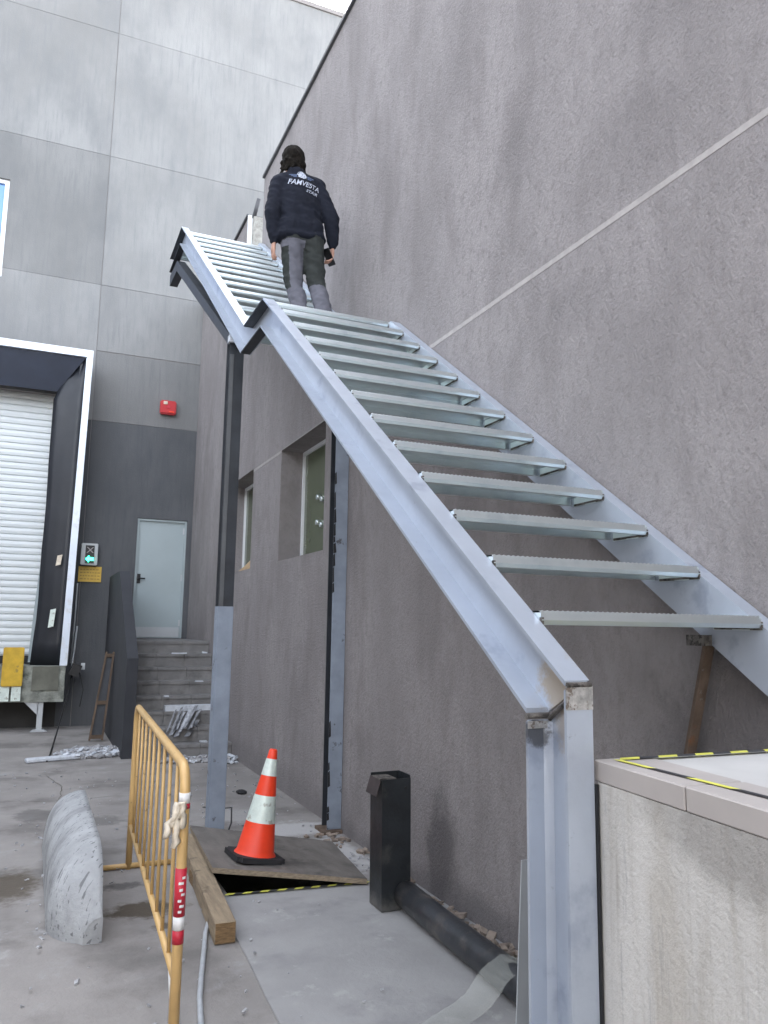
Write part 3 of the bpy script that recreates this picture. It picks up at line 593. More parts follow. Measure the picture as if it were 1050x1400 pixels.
# end plate cut face of top landing
# treads : pressed planks sharing one mesh
def tread_mesh(depth=.245, hh=.042, L_=.911):
    bm = NB(); n = 48; t = .004
    x0 = -L_/2
    # serrated nosing: front lip
    fr, tp = [], []
    for i in range(n*2+1):
        x = x0+L_*i/(n*2); up_ = .0022 if i % 2 else 0
        fr.append((bm.verts.new((x, .007, -hh)), bm.verts.new((x, -.001, -.028)), bm.verts.new((x, .009, -.006)), bm.verts.new((x, .013, -.001+up_*1.3)), bm.verts.new((x, .020, 0)), bm.verts.new((x, .03, 0)), bm.verts.new((x, depth, 0))))
    for i in range(n*2):
        for k in range(6): bm.faces.new((fr[i][k], fr[i+1][k], fr[i+1][k+1], fr[i][k+1]))
    # underside skin, back flange, lips
    def q(*p): quad(bm, *p)
    xa, xb = x0, x0+L_
    q((xa, t+.006, -hh), (xb, t+.006, -hh), (xb, t+.006, -t-.012), (xa, t+.006, -t-.012)); q((xa, t+.006, -t-.012), (xb, t+.006, -t-.012), (xb, .03, -t), (xa, .03, -t)); q((xa, .03, -t), (xb, .03, -t), (xb, depth-t, -t), (xa, depth-t, -t))
    q((xa, depth-t, -t), (xb, depth-t, -t), (xb, depth-t, -hh), (xa, depth-t, -hh)); q((xa, depth, 0), (xb, depth, 0), (xb, depth, -hh), (xa, depth, -hh))
    q((xa, .006, -hh), (xb, .006, -hh), (xb, .026, -hh), (xa, .026, -hh)); q((xa, depth, -hh), (xb, depth, -hh), (xb, depth-.026, -hh), (xa, depth-.026, -hh))
    # end plates, a little shorter than the plank so that a dark gap shows
    for a, b in ((xa, xa+.004), (xb-.004, xb)): box(bm, a, b, .006, depth-.03, -hh-.008, -.006)
    for a, b in ((xa-.001, xa+.007), (xb-.007, xb+.001)):
        for y_a, y_b, zz in ((.004, .05, -hh-.007), (.05, .13, -hh-.004), (.13, .21, -hh-.006)): box(bm, a, b, y_a, y_b, zz, -hh+.004, 1)
        box(bm, a, b, .0, .012, -hh, -.02, 1)
    bmesh.ops.remove_doubles(bm, verts=bm.verts, dist=1e-5)
    me = bpy.data.meshes.new('tread'); bmesh.ops.recalc_face_normals(bm, faces=bm.faces); bm.to_mesh(me); bm.free(); me.materials.append(M['galv']); me.materials.append(M['weld'])
    return me
tm = tread_mesh()
base = Vector(ss.location)
tr0 = None
rows_ = [(1.99+.272*k, 1.708+.1905*k) for k in range(12)]+[(5.252+.272*k, ZL+.008) for k in range(2)]+[(5.80, ZL+.008)]
rows_ += [(6.075+.272*k, 4.163+.1915*k) for k in range(13)]+[(9.60+.272*k, ZT+.006) for k in range(3)]
for (y, z) in rows_:
    if tr0 is None: tr0 = bpy.data.objects.new('tread', tm); t = tr0; 
    else: t = tr0.copy()
    link(t); t.parent = ss; t.location = Vector((1.841, y, z))-base
    t.rotation_euler = (random.uniform(-.006, .006), random.uniform(-.002, .002), 0)
# lower post (channel, open side toward the yard)
bm = NB()
py0, py1 = 1.762, 1.955
prism(bm, [(py0, -.0), (py0, 1.497), (py1, 1.40), (py1, 0)], 0, 1.377, 1.385)
prism(bm, [(py0, 0), (py0, 1.497), (py0+.011, 1.490), (py0+.011, 0)], 0, 1.300, 1.3768)
prism(bm, [(py1-.011, 0), (py1-.011, 1.396), (py1, 1.390), (py1, 0)], 0, 1.300, 1.3768)
# thick root fillets
prism(bm, [(1.3768, py0+.0112), (1.352, py0+.0112), (1.3768, py0+.024)], 2, 0, 1.49)
prism(bm, [(1.3768, py1-.0112), (1.352, py1-.0112), (1.3768, py1-.024)], 2, 0, 1.39)
lp = obj('support_post', bm, M['primer'], ss)
bm = NB(); tube(bm, [(1.372, py0+.02, 1.488), (1.366, py0+.10, 1.445), (1.368, py1-.02, 1.398)], .007, 7); tube(bm, [(1.30, py1-.004, 1.405), (1.375, py1-.004, 1.405)], .008, 7); tube(bm, [(1.302, py0-.001, 1.506), (1.38, py0-.001, 1.506)], .007, 7)
obj('weld_seam', bm, M['weld'], lp)
bm = NB(); box(bm, 1.299, 1.386, py0-.0015, py0+.002, 1.44, 1.502)
M['ground_st'] = (mat('ground_steel', (.50, .49, .47), .3, .7, var=.35, vscale=40, bump=.4, bscale=150, dirt=(.22, .18, .15), dscale=35, dlo=.55, dhi=.62)); obj('ground_patch', bm, M['ground_st'], lp)
bm = NB(); box(bm, 1.2985, 1.377, py1-.017, py1-.012, 1.372, 1.392); obj('ground_patch', bm, M['ground_st'], lp)
# weld heat on the stringer web
# middle post
mp_ = NB()
def hsec(bm, x0, x1, y0, y1, z0, z1, t=.010):
    box(bm, x0, x1, y0, y0+t, z0, z1); box(bm, x0, x1, y1-t, y1, z0, z1); box(bm, (x0+x1)/2-t/2, (x0+x1)/2+t/2, y0+t, y1-t, z0, z1)
hsec(mp_, 1.315, 1.435, 6.33, 6.45, 1.80, 4.03); mpo = obj('support_post', mp_, M['darksteel_shade'], ss)
bm = NB(); box(bm, 1.318, 1.352, 6.322, 6.329, 1.80, 3.9); obj('grey_flange_strip', bm, M['darksteel_shade2'], mpo)
bm = NB(); box(bm, 1.312, 1.438, 6.320, 6.455, 0, 1.799)
bmesh.ops.bevel(bm, geom=[e for e in bm.edges if abs(e.verts[0].co.z-e.verts[1].co.z) > 1], offset=.008, segments=2, affect='EDGES')
obj('lower_sleeve', bm, M['primer_dk'], mpo)
bm = NB(); box(bm, 1.30, 1.345, 6.30, 6.36, 4.00, 4.06); obj('weld_lump', bm, M['whiteish'], mpo)
# dark raking brace under the upper flight
bm = NB(); prism(bm, [(6.40, 4.00), (6.40, 4.10), (YT+.35, 6.30), (YE, 6.345), (YE, 6.20), (YT+.35, 6.16)], 0, 1.318, 1.42); obj('raking_brace', bm, M['darksteel_shade'], ss)
# rusty angle leaning between wall and platform
ra = thing('rusty_angle_strut', 'rusty steel angle strut under the right stringer behind the platform', 'strut', (2.32, 2.6, 0))
bm = NB(); a = Vector((2.29, 2.235, 1.63)); b = Vector((2.33, 2.74, -.0)); 
for wx, wy, ox, oy in ((.045, .006, 0, 0), (.006, .05, .040, .006)):
    vv = [bm.verts.new(p+Vector((ox+i*wx, oy+j*wy, 0))) for p in (a, b) for i, j in ((0, 0), (1, 0), (1, 1), (0, 1))]
    for f in ((0, 1, 2, 3), (7, 6, 5, 4), (0, 4, 5, 1), (1, 5, 6, 2), (2, 6, 7, 3), (3, 7, 4, 0)): bm.faces.new([vv[i] for i in f])
obj('angle', bm, M['rust'], ra)
bm = NB(); box(bm, 2.26, 2.297, 2.22, 2.31, 1.60, 1.64); obj('weld_tab', bm, M['weld'], ra)
# steel column at the wall
sc_ = thing('wall_column', 'blue-grey steel column standing against the stucco wall under the stair, with torn mortar', 'column', (2.33, 6.15, 0))
bm = NB(); box(bm, 2.258, 2.376, 6.26, 6.272, .03, 3.98); obj('front_flange', bm, M['primer_dk'], sc_)
bm = NB(); box(bm, 2.268, 2.376, 6.41, 6.422, .03, 3.98); obj('rear_flange', bm, M['darksteel_shade'], sc_)
bm = NB(); box(bm, 2.345, 2.355, 6.272, 6.41, .03, 3.98); obj('web', bm, M['blackbox'], sc_)  # web and rear flange coloured dark to paint the recess shade
bm = NB(); box(bm, 2.22, 2.376, 6.22, 6.46, 0, .025); obj('base_plate', bm, M['rust'], sc_)
bm = NB(); rnd = random.Random(4); z = .1
while z < 3.9:
    h = rnd.uniform(.03, .16)
    if rnd.random() < .45:
        w_ = rnd.uniform(.006, .022); prism(bm, [(2.258-.004, z), (2.258+w_, z+.01), (2.258+w_*.6, z+h), (2.258-.004, z+h*.9)], 1, 6.254, 6.2595)
    z += h
obj('torn_mortar', bm, M['black'], sc_)
# ================================================================ yard objects
# pit cover board, tilted, resting on the beam
A = [Vector((1.165, 6.28, .150)), Vector((2.17, 5.90, .035)), Vector((2.06, 4.93, .050)), Vector((1.10, 5.12, .165))]
bm = NB(); n = 8
top = [[None]*(n+1) for _ in range(n+1)]; bot = [[None]*(n+1) for _ in range(n+1)]
for i in range(n+1):
    for j in range(n+1):
        s, t = i/n, j/n; p = A[0]*(1-s)*(1-t)+A[1]*s*(1-t)+A[2]*s*t+A[3]*(1-s)*t
        p = p+Vector((0, .006*noise.noise(Vector((s*8, t*3, 0))) if j in (0, n) else 0, .006*noise.noise(Vector((s*4, t*4, 2)))))
        top[i][j] = bm.verts.new(p); bot[i][j] = bm.verts.new(p-Vector((0, 0, .032)))
for i in range(n):
    for j in range(n): bm.faces.new((top[i][j], top[i+1][j], top[i+1][j+1], top[i][j+1])); bm.faces.new((bot[i][j], bot[i][j+1], bot[i+1][j+1], bot[i+1][j]))
    for a_, j in ((0, 0), (1, n)):
        f = bm.faces.new((top[i][j], top[i+1][j], bot[i+1][j], bot[i][j])); f.material_index = 1
        f = bm.faces.new((top[j][i], top[j][i+1], bot[j][i+1], bot[j][i])); f.material_index = 1
o = obj('pit_cover_board', bm, [M['ply'], M['plyedge']]); tag(o, 'weathered brown plywood board covering the pit, with the traffic cone standing on it', 'board')
bm = NB(); a, b = Vector((1.185-.055, 6.2, 0)), Vector((1.015, 4.34, 0)); d = (b-a).normalized(); s = Vector((-d.y, d.x, 0))*.055
pts = [a-s, a+s, b+s, b-s]
v0 = [bm.verts.new((p.x, p.y, .004)) for p in pts]; v1 = [bm.verts.new((p.x, p.y, .112)) for p in pts]
bm.faces.new(v0[::-1]); bm.faces.new(v1)
for i in range(4):
    f = bm.faces.new((v0[i], v0[(i+1) % 4], v1[(i+1) % 4], v1[i])); f.material_index = 1 if i in (0, 2) else 0
bmesh.ops.bevel(bm, geom=bm.edges[:], offset=.004, segments=1, affect='EDGES')
o = obj('timber_beam', bm, [M['timber'], M['endgrain']]); tag(o, 'rough timber beam under the left edge of the pit board', 'beam')
bm = NB(); box(bm, 1.02, 1.10, 5.15, 5.45, .004, .07); tag(obj('timber_offcut', bm, M['endgrain']), 'short brown timber offcut beside the beam at the left of the pit board', 'offcut')
# traffic cone (tilted with the board)
tc = thing('traffic_cone', 'orange traffic cone with two white reflective bands standing on the pit board', 'traffic cone', (1.425, 5.36, .128))
tc.rotation_euler = (math.radians(-1), math.radians(9.5), math.radians(4))
def lath(name, prof, m, n=40, sq=False):
    bm = NB(); rings = [[bm.verts.new((r*math.cos(2*PI*k/n), r*math.sin(2*PI*k/n), z)) for k in range(n)] for r, z in prof]
    for i in range(len(rings)-1):
        for k in range(n): bm.faces.new((rings[i][k], rings[i][(k+1) % n], rings[i+1][(k+1) % n], rings[i+1][k])).smooth = True
    o = obj(name, bm, m); o.parent = tc; return o
RB, RT, HC = .128, .026, .70
def rr_(z): return RB+(RT-RB)*(z-.03)/(HC-.03)
zs = [.032, .235, .40, .53, .635, HC]
lath('orange_section', [(rr_(.032)+.012, .030), (rr_(.05), .05), (rr_(zs[1]), zs[1])], M['cone'])
lath('white_band', [(rr_(zs[1])+.0015, zs[1]-.004), (rr_(zs[2])+.0015, zs[2]+.002)], M['refl'])
lath('orange_section', [(rr_(zs[2]), zs[2]), (rr_(zs[3]), zs[3])], M['cone'])
lath('white_band', [(rr_(zs[3])+.0015, zs[3]-.002), (rr_(zs[4])+.0015, zs[4]+.002)], M['refl'])
lath('orange_tip', [(rr_(zs[4]), zs[4]), (rr_(HC)+.002, HC-.01), (rr_(HC)-.004, HC), (rr_(HC)-.012, HC), (rr_(HC)-.014, HC-.05)], M['cone'])
bm = NB(); box(bm, -.165, .165, -.165, .165, -.003, .03)
bmesh.ops.bevel(bm, geom=[e for e in bm.edges if abs(e.verts[0].co.z-e.verts[1].co.z) > .01], offset=.03, segments=3, affect='EDGES')
o = obj('base', bm, M['rubber']); o.parent = tc
# black box section + pipe
bb = thing('black_box_post', 'short black box-section post standing on the slab by the wall', 'post', (2.05, 4.5, 0))
bb.rotation_euler = (0, math.radians(-.5), 0)
bm = NB(); x0, x1, y0, y1 = 1.948, 2.135, 4.44, 4.62
t = .006
box(bm, x0, x1, y0, y0+t, .016, .755); box(bm, x0, x1, y1-t, y1, .016, .77); box(bm, x0, x0+t, y0+t, y1-t, .016, .752); box(bm, x1-t, x1, y0+t, y1-t, .016, .772)
obj('tube', bm, M['blackbox'], bb)
bm = NB(); quad(bm, (x0-.003, y0+.01, .752), (x0-.003, y1-.01, .755), (x0-.032, y1-.01, .66), (x0-.032, y0+.01, .66)); o = obj('bent_flap', bm, M['rustbox'], bb); o.modifiers.new('s', 'SOLIDIFY').thickness = .004
bm = NB(); box(bm, x0-.002, x0+.10, y0+.02, y1-.02, .7525, .757); obj('burred_lip', bm, M['weld'], bb)
bm = NB(); tube(bm, [(x1-.035, y0-.004, .70), (x1-.035, y0+.002, .70)], .008, 10); obj('bolt_hole', bm, M['black'], bb)
bm = NB(); tube(bm, [(2.10, 4.435, .10), (2.085, 4.0, .095), (2.075, 3.4, .095), (2.07, 2.6, .095), (2.07, 2.0, .095)], .075, 20)
tag(obj('black_pipe', bm, M['pipe']), 'thick black pipe lying along the wall foot from the box post', 'pipe')
bm = NB(); quad(bm, (1.865, 2.90, .02), (2.05, 2.91, .02), (2.03, 2.93, .70), (1.915, 2.92, .70)); o = obj('grey_plate', bm, M['steelgrey']); o.modifiers.new('s', 'SOLIDIFY').thickness = .006
tag(o, 'grey steel plate standing behind the foot of the near stair post', 'plate')
# translucent strip
bm = NB(); N = 16; rows = []
KP = [(2.33, 3.36, .05), (2.10, 3.25, .176), (1.99, 3.22, .15), (1.84, 3.20, .035), (1.62, 3.12, .021), (1.40, 3.02, .021)]
for i in range(N+1):
    t = i/N*(len(KP)-1); k0 = min(int(t), len(KP)-2); p = Vector(KP[k0]).lerp(Vector(KP[k0+1]), t-k0)
    nn = .012*noise.noise(Vector((i*.5, 0, 0)))
    rows.append([bm.verts.new((p.x-.05*s_, p.y+.14*s_+nn, max(.02, p.z+.004*s_+(.012*abs(noise.noise(Vector((i*.8, s_*3, 2)))) if p.z > .03 else 0)))) for s_ in (-.5, 0, .5)])
for i in range(N):
    for k in range(2): bm.faces.new((rows[i][k], rows[i][k+1], rows[i+1][k+1], rows[i+1][k]))
quad(bm, (2.28, 3.50, .02), (2.18, 3.53, .10), (1.96, 2.75, .18), (2.07, 2.72, .19))
o = obj('plastic_strip', bm, M['plastic']); o.modifiers.new('s', 'SOLIDIFY').thickness = .0008; tag(o, 'translucent whitish plastic strip draped over the black pipe', 'strip')
# concrete wheel guard
bm = NB(); N = 60; K = 14; rows = []
for i in range(N+1):
    t = i/N; y = 4.60+1.98*t
    e1 = math.sqrt(max(0, 1-max(0, (.30-t)/.30)**2.6)); e2 = 1 if t < .96 else .97
    x1 = .425-.01*t; h = .415*max(.30, e1)*e2; wdt = .265*max(.35, math.sqrt(max(0, 1-max(0, (.16-t)/.16)**2)))
    row = [bm.verts.new((x1, y, 0))]
    for k in range(K+1):
        a = (PI/2)*k/K; q = Vector((x1-wdt*(math.sin(a)**.9), y, h*math.cos(a)**.75 if k < K else 0))
        nn = .004*noise.noise(Vector((q.x*6, q.y*2, q.z*6)))+.0015*noise.noise(q*45); q += Vector((-nn, 0, nn)); q.z = max(q.z, 0)
        row.append(bm.verts.new(q))
    rows.append(row)
for i in range(N):
    for k in range(K+1): bm.faces.new((rows[i][k], rows[i][k+1], rows[i+1][k+1], rows[i+1][k])).smooth = k > 0
bm.faces.new(rows[0]); bm.faces.new(rows[-1][::-1])
tag(obj('concrete_guard', bm, M['stop']), 'low rounded concrete wheel guard with dark scuffs on the yard at left', 'concrete guard')
# yellow pedestrian barrier
yb = thing('pedestrian_barrier', 'yellow tubular pedestrian barrier with red and white tape on its near post', 'barrier', (.65, 4.6, 0))
PF = Vector((.685, 5.86, 0)); PN = Vector((.590, 3.32, 0)); dv = (PN-PF)
def pb(t, z): p = PF+dv*t; return (p.x, p.y, z)
bm = NB()
HB = 1.08; R_ = .021
pts = [pb(0, 0.0), pb(0, .5), pb(0, HB-.10)]+[pb(.04*(1-math.cos(a)), HB-.10+.10*math.sin(a)) for a in (PI/6, PI/3, PI/2)]
pts += [pb(.5, HB)]+[pb(1-.04*(1-math.cos(a)), HB-.10+.10*math.sin(a)) for a in (PI/2, PI/3, PI/6, 0)]+[pb(1, .5), pb(1, 0)]
tube(bm, pts, R_, 12); obj('frame_tube', bm, M['barrier'], yb)
bm = NB(); tube(bm, [pb(0.0, .28), pb(1.0, .28)], .016, 10); obj('bottom_rail', bm, M['barrier'], yb)
for k in range(9):
    t = (k+1)/10; bm = NB(); tube(bm, [pb(t, .28), pb(t, HB)], .0085, 8); obj('bar', bm, M['barrier'], yb)
bm = NB(); tube(bm, [(PF.x-.30, PF.y, .02), (PF.x+.28, PF.y, .02)], .018, 8); obj('foot', bm, M['barrier'], yb)
def ring(name, z0, z1, m, rad=.0225, t=1): bm = NB(); tube(bm, [pb(t, z0), pb(t, z1)], rad, 14); obj(name, bm, m, yb)
ring('red_tape_band', .42, .47, M['tapered']); ring('white_tape_band', .471, .52, M['tapewhite']); ring('red_tape_band', .521, .70, M['tapered'])
ring('white_tape_band', .945, .985, M['tapewhite']); ring('red_tape_band', .925, .944, M['tapered'])
bm = NB()
for dz in (0, .03, .06): quad(bm, pb(1, .56+dz), pb(1.0, .56+dz), pb(1, .57+dz), pb(1, .57+dz)) if False else None
bm = NB()
for z, a_, b_ in ((.535, -.4, .2), (.555, -.2, .6), (.575, -.5, .1), (.598, .0, .7), (.615, -.3, .3), (.64, -.5, .4), (.66, .1, .7)):
    ang = [(-PI/2+a_+(b_-a_)*i/4) for i in range(5)]
    for i in range(4):
        quad(bm, *[(PN.x+.0232*math.cos(q), PN.y+.0232*math.sin(q), zz) for q, zz in ((ang[i], z), (ang[i+1], z+.002), (ang[i+1], z+.012), (ang[i], z+.009))])
obj('tape_print', bm, M['tapewhite'], yb)
bm = NB()
for sx, L0, ph in ((-.020, .17, 0), (-.045, .13, 2), (.0, .10, 4), (-.03, .09, 6)):
    prev = None
    for i in range(9):
        t = i/8; x = PN.x-.01+sx*(.4+t)+.016*noise.noise(Vector((t*4, ph, 0))); y = PN.y-.03+.02*noise.noise(Vector((t*4, ph, 5))); z = .955-L0*t
        w2 = .010+.016*abs(noise.noise(Vector((t*5, ph, 9))))
        cur = [bm.verts.new((x-w2, y+.01*math.sin(ph+t*9), z)), bm.verts.new((x, y-.014, z)), bm.verts.new((x+w2, y+.008, z))]
        if prev:
            for k in (0, 1): bm.faces.new((prev[k], prev[k+1], cur[k+1], cur[k]))
        prev = cur
o = obj('rag', bm, M['rag'], None, True); o.modifiers.new('s', 'SOLIDIFY').thickness = .004; tag(o, 'cream rag tied to the near post of the yellow barrier', 'rag')
# hoses
bm = NB(); tube(bm, [(1.03, 4.80, .015), (1.0, 4.68, .015), (.945, 4.5, .015), (.90, 4.30, .015), (.83, 4.0, .015), (.775, 3.75, .015), (.735, 3.5, .015), (.70, 3.2, .015), (.68, 2.8, .015)], .013, 8)
tag(obj('hose', bm, M['hose']), 'grey hose on the ground running from the timber beam toward the viewer', 'hose')
bm = NB(); tube(bm, [(.735, 4.35, .006), (.70, 4.1, .008), (.67, 3.85, .008), (.645, 3.6, .012), (.625, 3.3, .012), (.61, 2.9, .012)], [.004, .010, .013, .015, .015, .015], 8)
tag(obj('white_cable', bm, M['tapewhite']), 'white flat cable on the ground behind the near barrier post', 'cable')
bm = NB(); tube(bm, [(1.42, 6.20, .05), (1.52, 6.45, .10), (1.60, 6.8, .14), (1.62, 7.2, .05), (1.5, 7.5, .008)], .006, 6); tag(obj('loose_wire', bm, M['black']), 'thin black wire looping from the foot of the middle stair post', 'wire')
bm = NB(); bmesh.ops.create_icosphere(bm, subdivisions=2, radius=.05)
for v in bm.verts: v.co = Vector((v.co.x*1.1, v.co.y, max(v.co.z*.5, -.02)))*(1+.3*noise.noise(v.co*20))+Vector((1.97, 7.98, .02))
tag(obj('black_lump', bm, M['rubber']), 'small black lump on the ground between the posts', 'lump')
# ================================================================ person
_b = NB(); bmesh.ops.create_uvsphere(_b, u_segments=14, v_segments=8, radius=1); _b.verts.index_update()
SPH = ([tuple(v.co) for v in _b.verts], [tuple(v.index for v in f.verts) for f in _b.faces]); _b.free()
def remesh(name, blobs, m, parent, vox=.008, smooth_it=4, wr=0., seed=0, warp=None):
    VV, FF = [], []
    for b in blobs:
        p0, r0, p1, r1 = Vector(b[0]), b[1], Vector(b[2]), b[3]; sc = b[4] if len(b) > 4 else (1, 1, 1)
        n = max(2, int((p1-p0).length/(min(r0, r1)*.35))+1) if (p1-p0).length > 1e-4 else 1
        for i in range(n):
            t = i/max(1, n-1); c = p0.lerp(p1, t); r = r0+(r1-r0)*t; o_ = len(VV)
            VV += [(c.x+x*r*sc[0], c.y+y*r*sc[1], c.z+z*r*sc[2]) for x, y, z in SPH[0]]
            FF += [tuple(i_+o_ for i_ in f) for f in SPH[1]]
    me = bpy.data.meshes.new('tmp'); me.from_pydata(VV, [], FF)
    o = bpy.data.objects.new('tmp', me); link(o)
    md = o.modifiers.new('r', 'REMESH'); md.mode = 'VOXEL'; md.voxel_size = vox
    ms = o.modifiers.new('s', 'SMOOTH'); ms.iterations = smooth_it; ms.factor = .6
    dg = bpy.context.evaluated_depsgraph_get(); dg.update()
    me2 = bpy.data.meshes.new_from_object(o.evaluated_get(dg))
    bpy.data.objects.remove(o)
    if wr:
        me2.update(); ns = [v.normal.copy() for v in me2.vertices]
        for v, nn in zip(me2.vertices, ns):
            q = v.co*1.0; d = wr*(noise.noise(Vector((q.x*9+seed, q.y*9, q.z*22+q.x*14)))+.5*noise.noise(Vector((q.x*25, q.y*25, q.z*40+seed))))
            v.co += nn*d
    return obj(name, me2, m, parent, True)
pe = thing('person', 'person seen from behind in navy printed hoodie and grey work trousers, climbing with a phone', 'person', (1.78, 5.9, 3.98))
HIP = (1.795, 5.95, 4.86)
shl, shr = (1.600, 5.985, 5.315), (1.925, 5.985, 5.355)
ell, elr = (1.535, 5.95, 5.03), (2.045, 5.93, 5.07)
wrl, wrr = (1.565, 5.98, 4.80), (2.075, 5.97, 4.855)
hl, kl, al = (1.715, 5.95, 4.84), (1.75, 5.99, 4.47), (1.80, 5.86, 4.07)
hr, kr, ar = (1.885, 5.95, 4.86), (1.925, 5.92, 4.46), (1.955, 5.74, 4.07)
hd = Vector((1.722, 6.04, 5.575))
body = [((1.79, 5.96, 4.90), .13, (1.77, 5.97, 5.15), .135, (1.15, .75, 1)), ((1.77, 5.97, 5.15), .14, (1.762, 5.98, 5.33), .12, (1.2, .75, 1)),
        ((1.76, 5.99, 5.34), .058, (1.727, 6.03, 5.50), .054), ((hd.x, hd.y-.005, hd.z), .078, (hd.x, hd.y, hd.z+.02), .080, (.95, 1.1, 1.15)), ((hd.x, hd.y+.04, hd.z-.06), .05, (hd.x, hd.y+.05, hd.z-.07), .045),
        (shl, .05, ell, .04), (ell, .04, wrl, .026), (shr, .05, elr, .04), (elr, .04, wrr, .026),
        (hl, .085, kl, .055), (kl, .052, al, .035), (hr, .085, kr, .055), (kr, .052, ar, .035),
        ((hd.x, hd.y+.09, hd.z+.0), .014, (hd.x, hd.y+.11, hd.z-.03), .015)]
for sx in (-1, 1): body.append(((hd.x+sx*.078, hd.y, hd.z-.01), .018, (hd.x+sx*.082, hd.y-.01, hd.z+.015), .018, (.5, 1, 1.3)))
# hands: palm + four fingers + thumb each
def hand(w0, side, curl):
    w0 = Vector(w0); out = []
    pc = w0+Vector((.0, .01, -.07)); out.append((w0, .024, w0+Vector((0, .005, -.03)), .024, (.8, 1.1, 1)))
    out.append((w0+Vector((0, .006, -.045)), .028, pc, .030, (.62, 1.35, 1)))
    for k in range(4):
        yk = -.030+.021*k; ln = (.030, .036, .034, .028)[k]
        a = pc+Vector((0, yk, -.018)); b = a+Vector((-side*.004, .003, -ln)); c = b+Vector((-side*ln*curl, .004, -ln*.6)); d = c+Vector((-side*ln*curl, .002, -ln*.15))
        out += [(a, .0095, b, .009), (b, .009, c, .0083), (c, .0083, d, .0075)]
    a = pc+Vector((-side*.006, .034, .012)); b = a+Vector((-side*.018, .022, -.022)); c = b+Vector((-side*.012, .006, -.028)); out += [(a, .013, b, .0105), (b, .0105, c, .009)]
    return out
body += hand(wrl, -1, .35)+hand(wrr, 1, .8)
remesh('body', body, M['skin'], pe, .0055, 2)
hood = [((1.79, 5.96, 4.93), .155, (1.775, 5.97, 5.12), .165, (1.22, .82, 1)), ((1.775, 5.97, 5.12), .165, (1.765, 5.975, 5.28), .150, (1.25, .80, 1)), ((1.765, 5.975, 5.28), .140, (1.755, 5.99, 5.36), .105, (1.25, .80, .9)),
        ((1.75, 5.99, 5.38), .085, (1.735, 6.00, 5.435), .075, (1.1, 1, .8)), ((1.745, 5.955, 5.42), .055, (1.735, 5.95, 5.45), .05, (1.5, .9, .8)),
        (shl, .085, (1.70, 5.99, 5.38), .080), (shr, .085, (1.80, 5.99, 5.39), .080), (shl, .082, ell, .070), (ell, .070, (wrl[0], wrl[1], wrl[2]+.05), .055), (shr, .082, elr, .070), (elr, .070, (wrr[0], wrr[1], wrr[2]+.05), .055),
        ((1.67, 5.955, 4.845), .105, (1.90, 5.955, 4.865), .105, (1, 1.15, .45)), ((1.675, 5.96, 4.875), .10, (1.895, 5.96, 4.895), .10, (1, 1.15, .55)), ((1.69, 5.955, 4.93), .11, (1.875, 5.955, 4.95), .11, (1, 1.15, .9)),
        ((wrl[0], wrl[1], wrl[2]+.04), .042, (wrl[0], wrl[1], wrl[2]+.005), .036), ((wrr[0], wrr[1], wrr[2]+.04), .042, (wrr[0], wrr[1], wrr[2]+.005), .036)]
ho = remesh('hoodie', hood, M['hoodie'], pe, .009, 5, .008, 3)
trl = [((1.70, 5.96, 4.86), .105, hl, .105, (1, 1.02, 1)), (hl, .105, (1.735, 5.98, 4.62), .092), ((1.735, 5.98, 4.62), .092, kl, .076), (kl, .076, (1.79, 5.87, 4.14), .068)]
trr = [((1.88, 5.96, 4.88), .105, hr, .105, (1, 1.02, 1)), (hr, .105, (1.91, 5.94, 4.62), .090), ((1.91, 5.94, 4.62), .090, kr, .076), (kr, .076, (1.95, 5.75, 4.14), .068)]
tr_ = remesh('trousers', trl+trr+[((1.72, 5.955, 4.82), .10, (1.88, 5.955, 4.83), .10)], [M['trouser'], M['trouserdk']], pe, .009, 4, .012, 9)
for p in tr_.data.polygons:
    c = p.center+Vector(pe.location)
    lft = c.x < 1.80+.10*max(0, (4.7-c.z))
    dk = (not lft and c.z > 4.42) or (lft and c.x < 1.665+(4.75-c.z)*.12 and 4.40 < c.z < 4.74) or (c.z > 4.80)
    p.material_index = 1 if dk else 0
bm = NB()
rnd = random.Random(9); WSP = []
for i in range(24):
    a = rnd.uniform(PI*.95, PI*2.05); zz = rnd.uniform(-.11, .03); p = Vector((hd.x+.088*math.cos(a), hd.y-.02+.09*math.sin(a), hd.z+zz)); q = p+Vector((.03*math.cos(a)+rnd.uniform(-.02, .02), .02*math.sin(a), -rnd.uniform(.01, .05))); WSP.append((p, .014, q, .006))
rim = remesh('hair', WSP+[((hd.x-.002, hd.y-.03, hd.z+.02), .098, (hd.x-.002, hd.y-.01, hd.z+.045), .098, (1.02, 1.1, 1)), ((hd.x, hd.y-.055, hd.z-.04), .09, (hd.x+.015, hd.y-.065, hd.z-.07), .060, (1.1, .8, 1)),
             ((hd.x-.05, hd.y-.05, hd.z-.055), .035, (hd.x-.085, hd.y-.05, hd.z-.06), .012), ((hd.x+.05, hd.y-.05, hd.z-.06), .042, (hd.x+.08, hd.y-.05, hd.z-.11), .03)], M['hair'], pe, .006, 2, .010, 5)
for sx in (-1, 1):
    bm = NB(); bmesh.ops.create_uvsphere(bm, u_segments=10, v_segments=8, radius=.011, matrix=Matrix.Translation((hd.x+sx*.03, hd.y+.082, hd.z+.01))); obj('eye', bm, M['tapewhite'], pe, True)
bm = NB(); tube(bm, [(hd.x-.022, hd.y+.085, hd.z-.06), (hd.x, hd.y+.092, hd.z-.062), (hd.x+.022, hd.y+.085, hd.z-.06)], .005, 6); obj('mouth', bm, M['red'], pe)
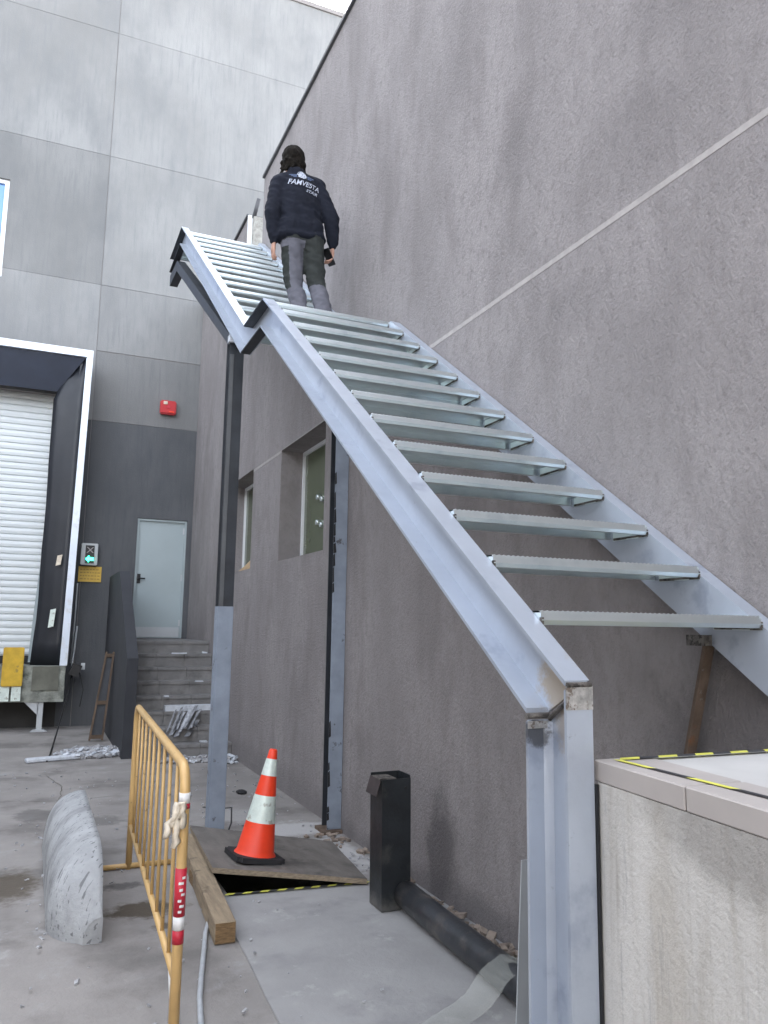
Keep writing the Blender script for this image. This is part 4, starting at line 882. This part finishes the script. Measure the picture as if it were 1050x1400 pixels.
for (ax_, ay, az) in ((1.80, 5.86, 3.985), (1.955, 5.74, 3.985)):
    bm = NB(); bmesh.ops.create_uvsphere(bm, u_segments=16, v_segments=10, radius=1, matrix=Matrix.Translation((ax_, ay+.05, az+.04)) @ Matrix.Diagonal((.05, .15, .06, 1)))
    for v in bm.verts: v.co.z = max(v.co.z, az)
    obj('shoe', bm, M['black'], pe, True)
# print on the back: badge and lettering laid on the hoodie by ray cast
def lay(me, origin, sx, sz, rot=0):
    inv = ho.matrix_world.inverted(); keep = []
    for v in me.vertices:
        x, z = v.co.x*sx, v.co.y*sz
        P = Vector((origin[0]+x*math.cos(rot)-z*math.sin(rot), 5.0, origin[1]+x*math.sin(rot)+z*math.cos(rot)))
        loc = P-Vector(pe.location)
        ok, hit, nn, _ = ho.ray_cast(loc, Vector((0, 1, 0)))
        v.co = (hit if ok else Vector((loc.x, .0, loc.z)))+Vector((0, -.004, 0))+Vector(pe.location)
    return me
def text_mesh(s, ital=.25):
    cu = bpy.data.curves.new('t', 'FONT'); cu.body = s; cu.align_x = 'CENTER'; cu.shear = ital; cu.offset = .012
    o = bpy.data.objects.new('t', cu); link(o); dg = bpy.context.evaluated_depsgraph_get(); dg.update()
    me = bpy.data.meshes.new_from_object(o.evaluated_get(dg)); bpy.data.objects.remove(o); return me
bpy.context.view_layer.update()
me = lay(text_mesh('FAMVESTA'), (1.775, 5.275), .058, .066, -.05); obj('lettering', me, M['print'], pe)
me = lay(text_mesh('STAIR', .3), (1.84, 5.222), .040, .042, -.12); obj('lettering', me, M['print'], pe)
bm = NB(); rnd = random.Random(2)
bmesh.ops.create_grid(bm, x_segments=16, y_segments=16, size=1)
for f in list(bm.faces):
    c = f.calc_center_median(); r = math.hypot(c.x, c.y)
    if r > .98 or noise.noise(Vector((c.x*3.1, c.y*3.1, 4))) > .22: bm.faces.remove(f)
me = bpy.data.meshes.new('badge'); bm.to_mesh(me); bm.free(); lay(me, (1.762, 5.385), .042, .042); obj('badge', me, M['print'], pe)
me = bpy.data.meshes.new('wing'); bm = NB()
for sx in (-1, 1):
    for k in range(3): quad(bm, (sx*(.9), .1-.35*k, 0), (sx*(2.2-.3*k), -.1-.35*k, 0), (sx*(2.1-.3*k), -.25-.35*k, 0), (sx*.9, -.1-.35*k, 0))
bm.to_mesh(me); bm.free(); lay(me, (1.762, 5.385), .05, .04); obj('wing_mark', me, mat('dim_print', (.10, .14, .24), .7, var=.2, vscale=60), pe)
# phone
bm = NB(); bmesh.ops.create_cube(bm, size=1)
for v in bm.verts: v.co = Vector((v.co.x*.012, v.co.y*.075, v.co.z*.15))
bmesh.ops.bevel(bm, geom=bm.edges[:], offset=.004, segments=2, affect='EDGES')
bmesh.ops.rotate(bm, verts=bm.verts, matrix=Matrix.Rotation(-.7, 3, 'Y')); bmesh.ops.rotate(bm, verts=bm.verts, matrix=Matrix.Rotation(.5, 3, 'Z')); bmesh.ops.translate(bm, verts=bm.verts, vec=(wrr[0]-.03, wrr[1]+.0, wrr[2]-.10))
tag(obj('phone', bm, M['black']), "black phone held in the person's right hand", 'phone')
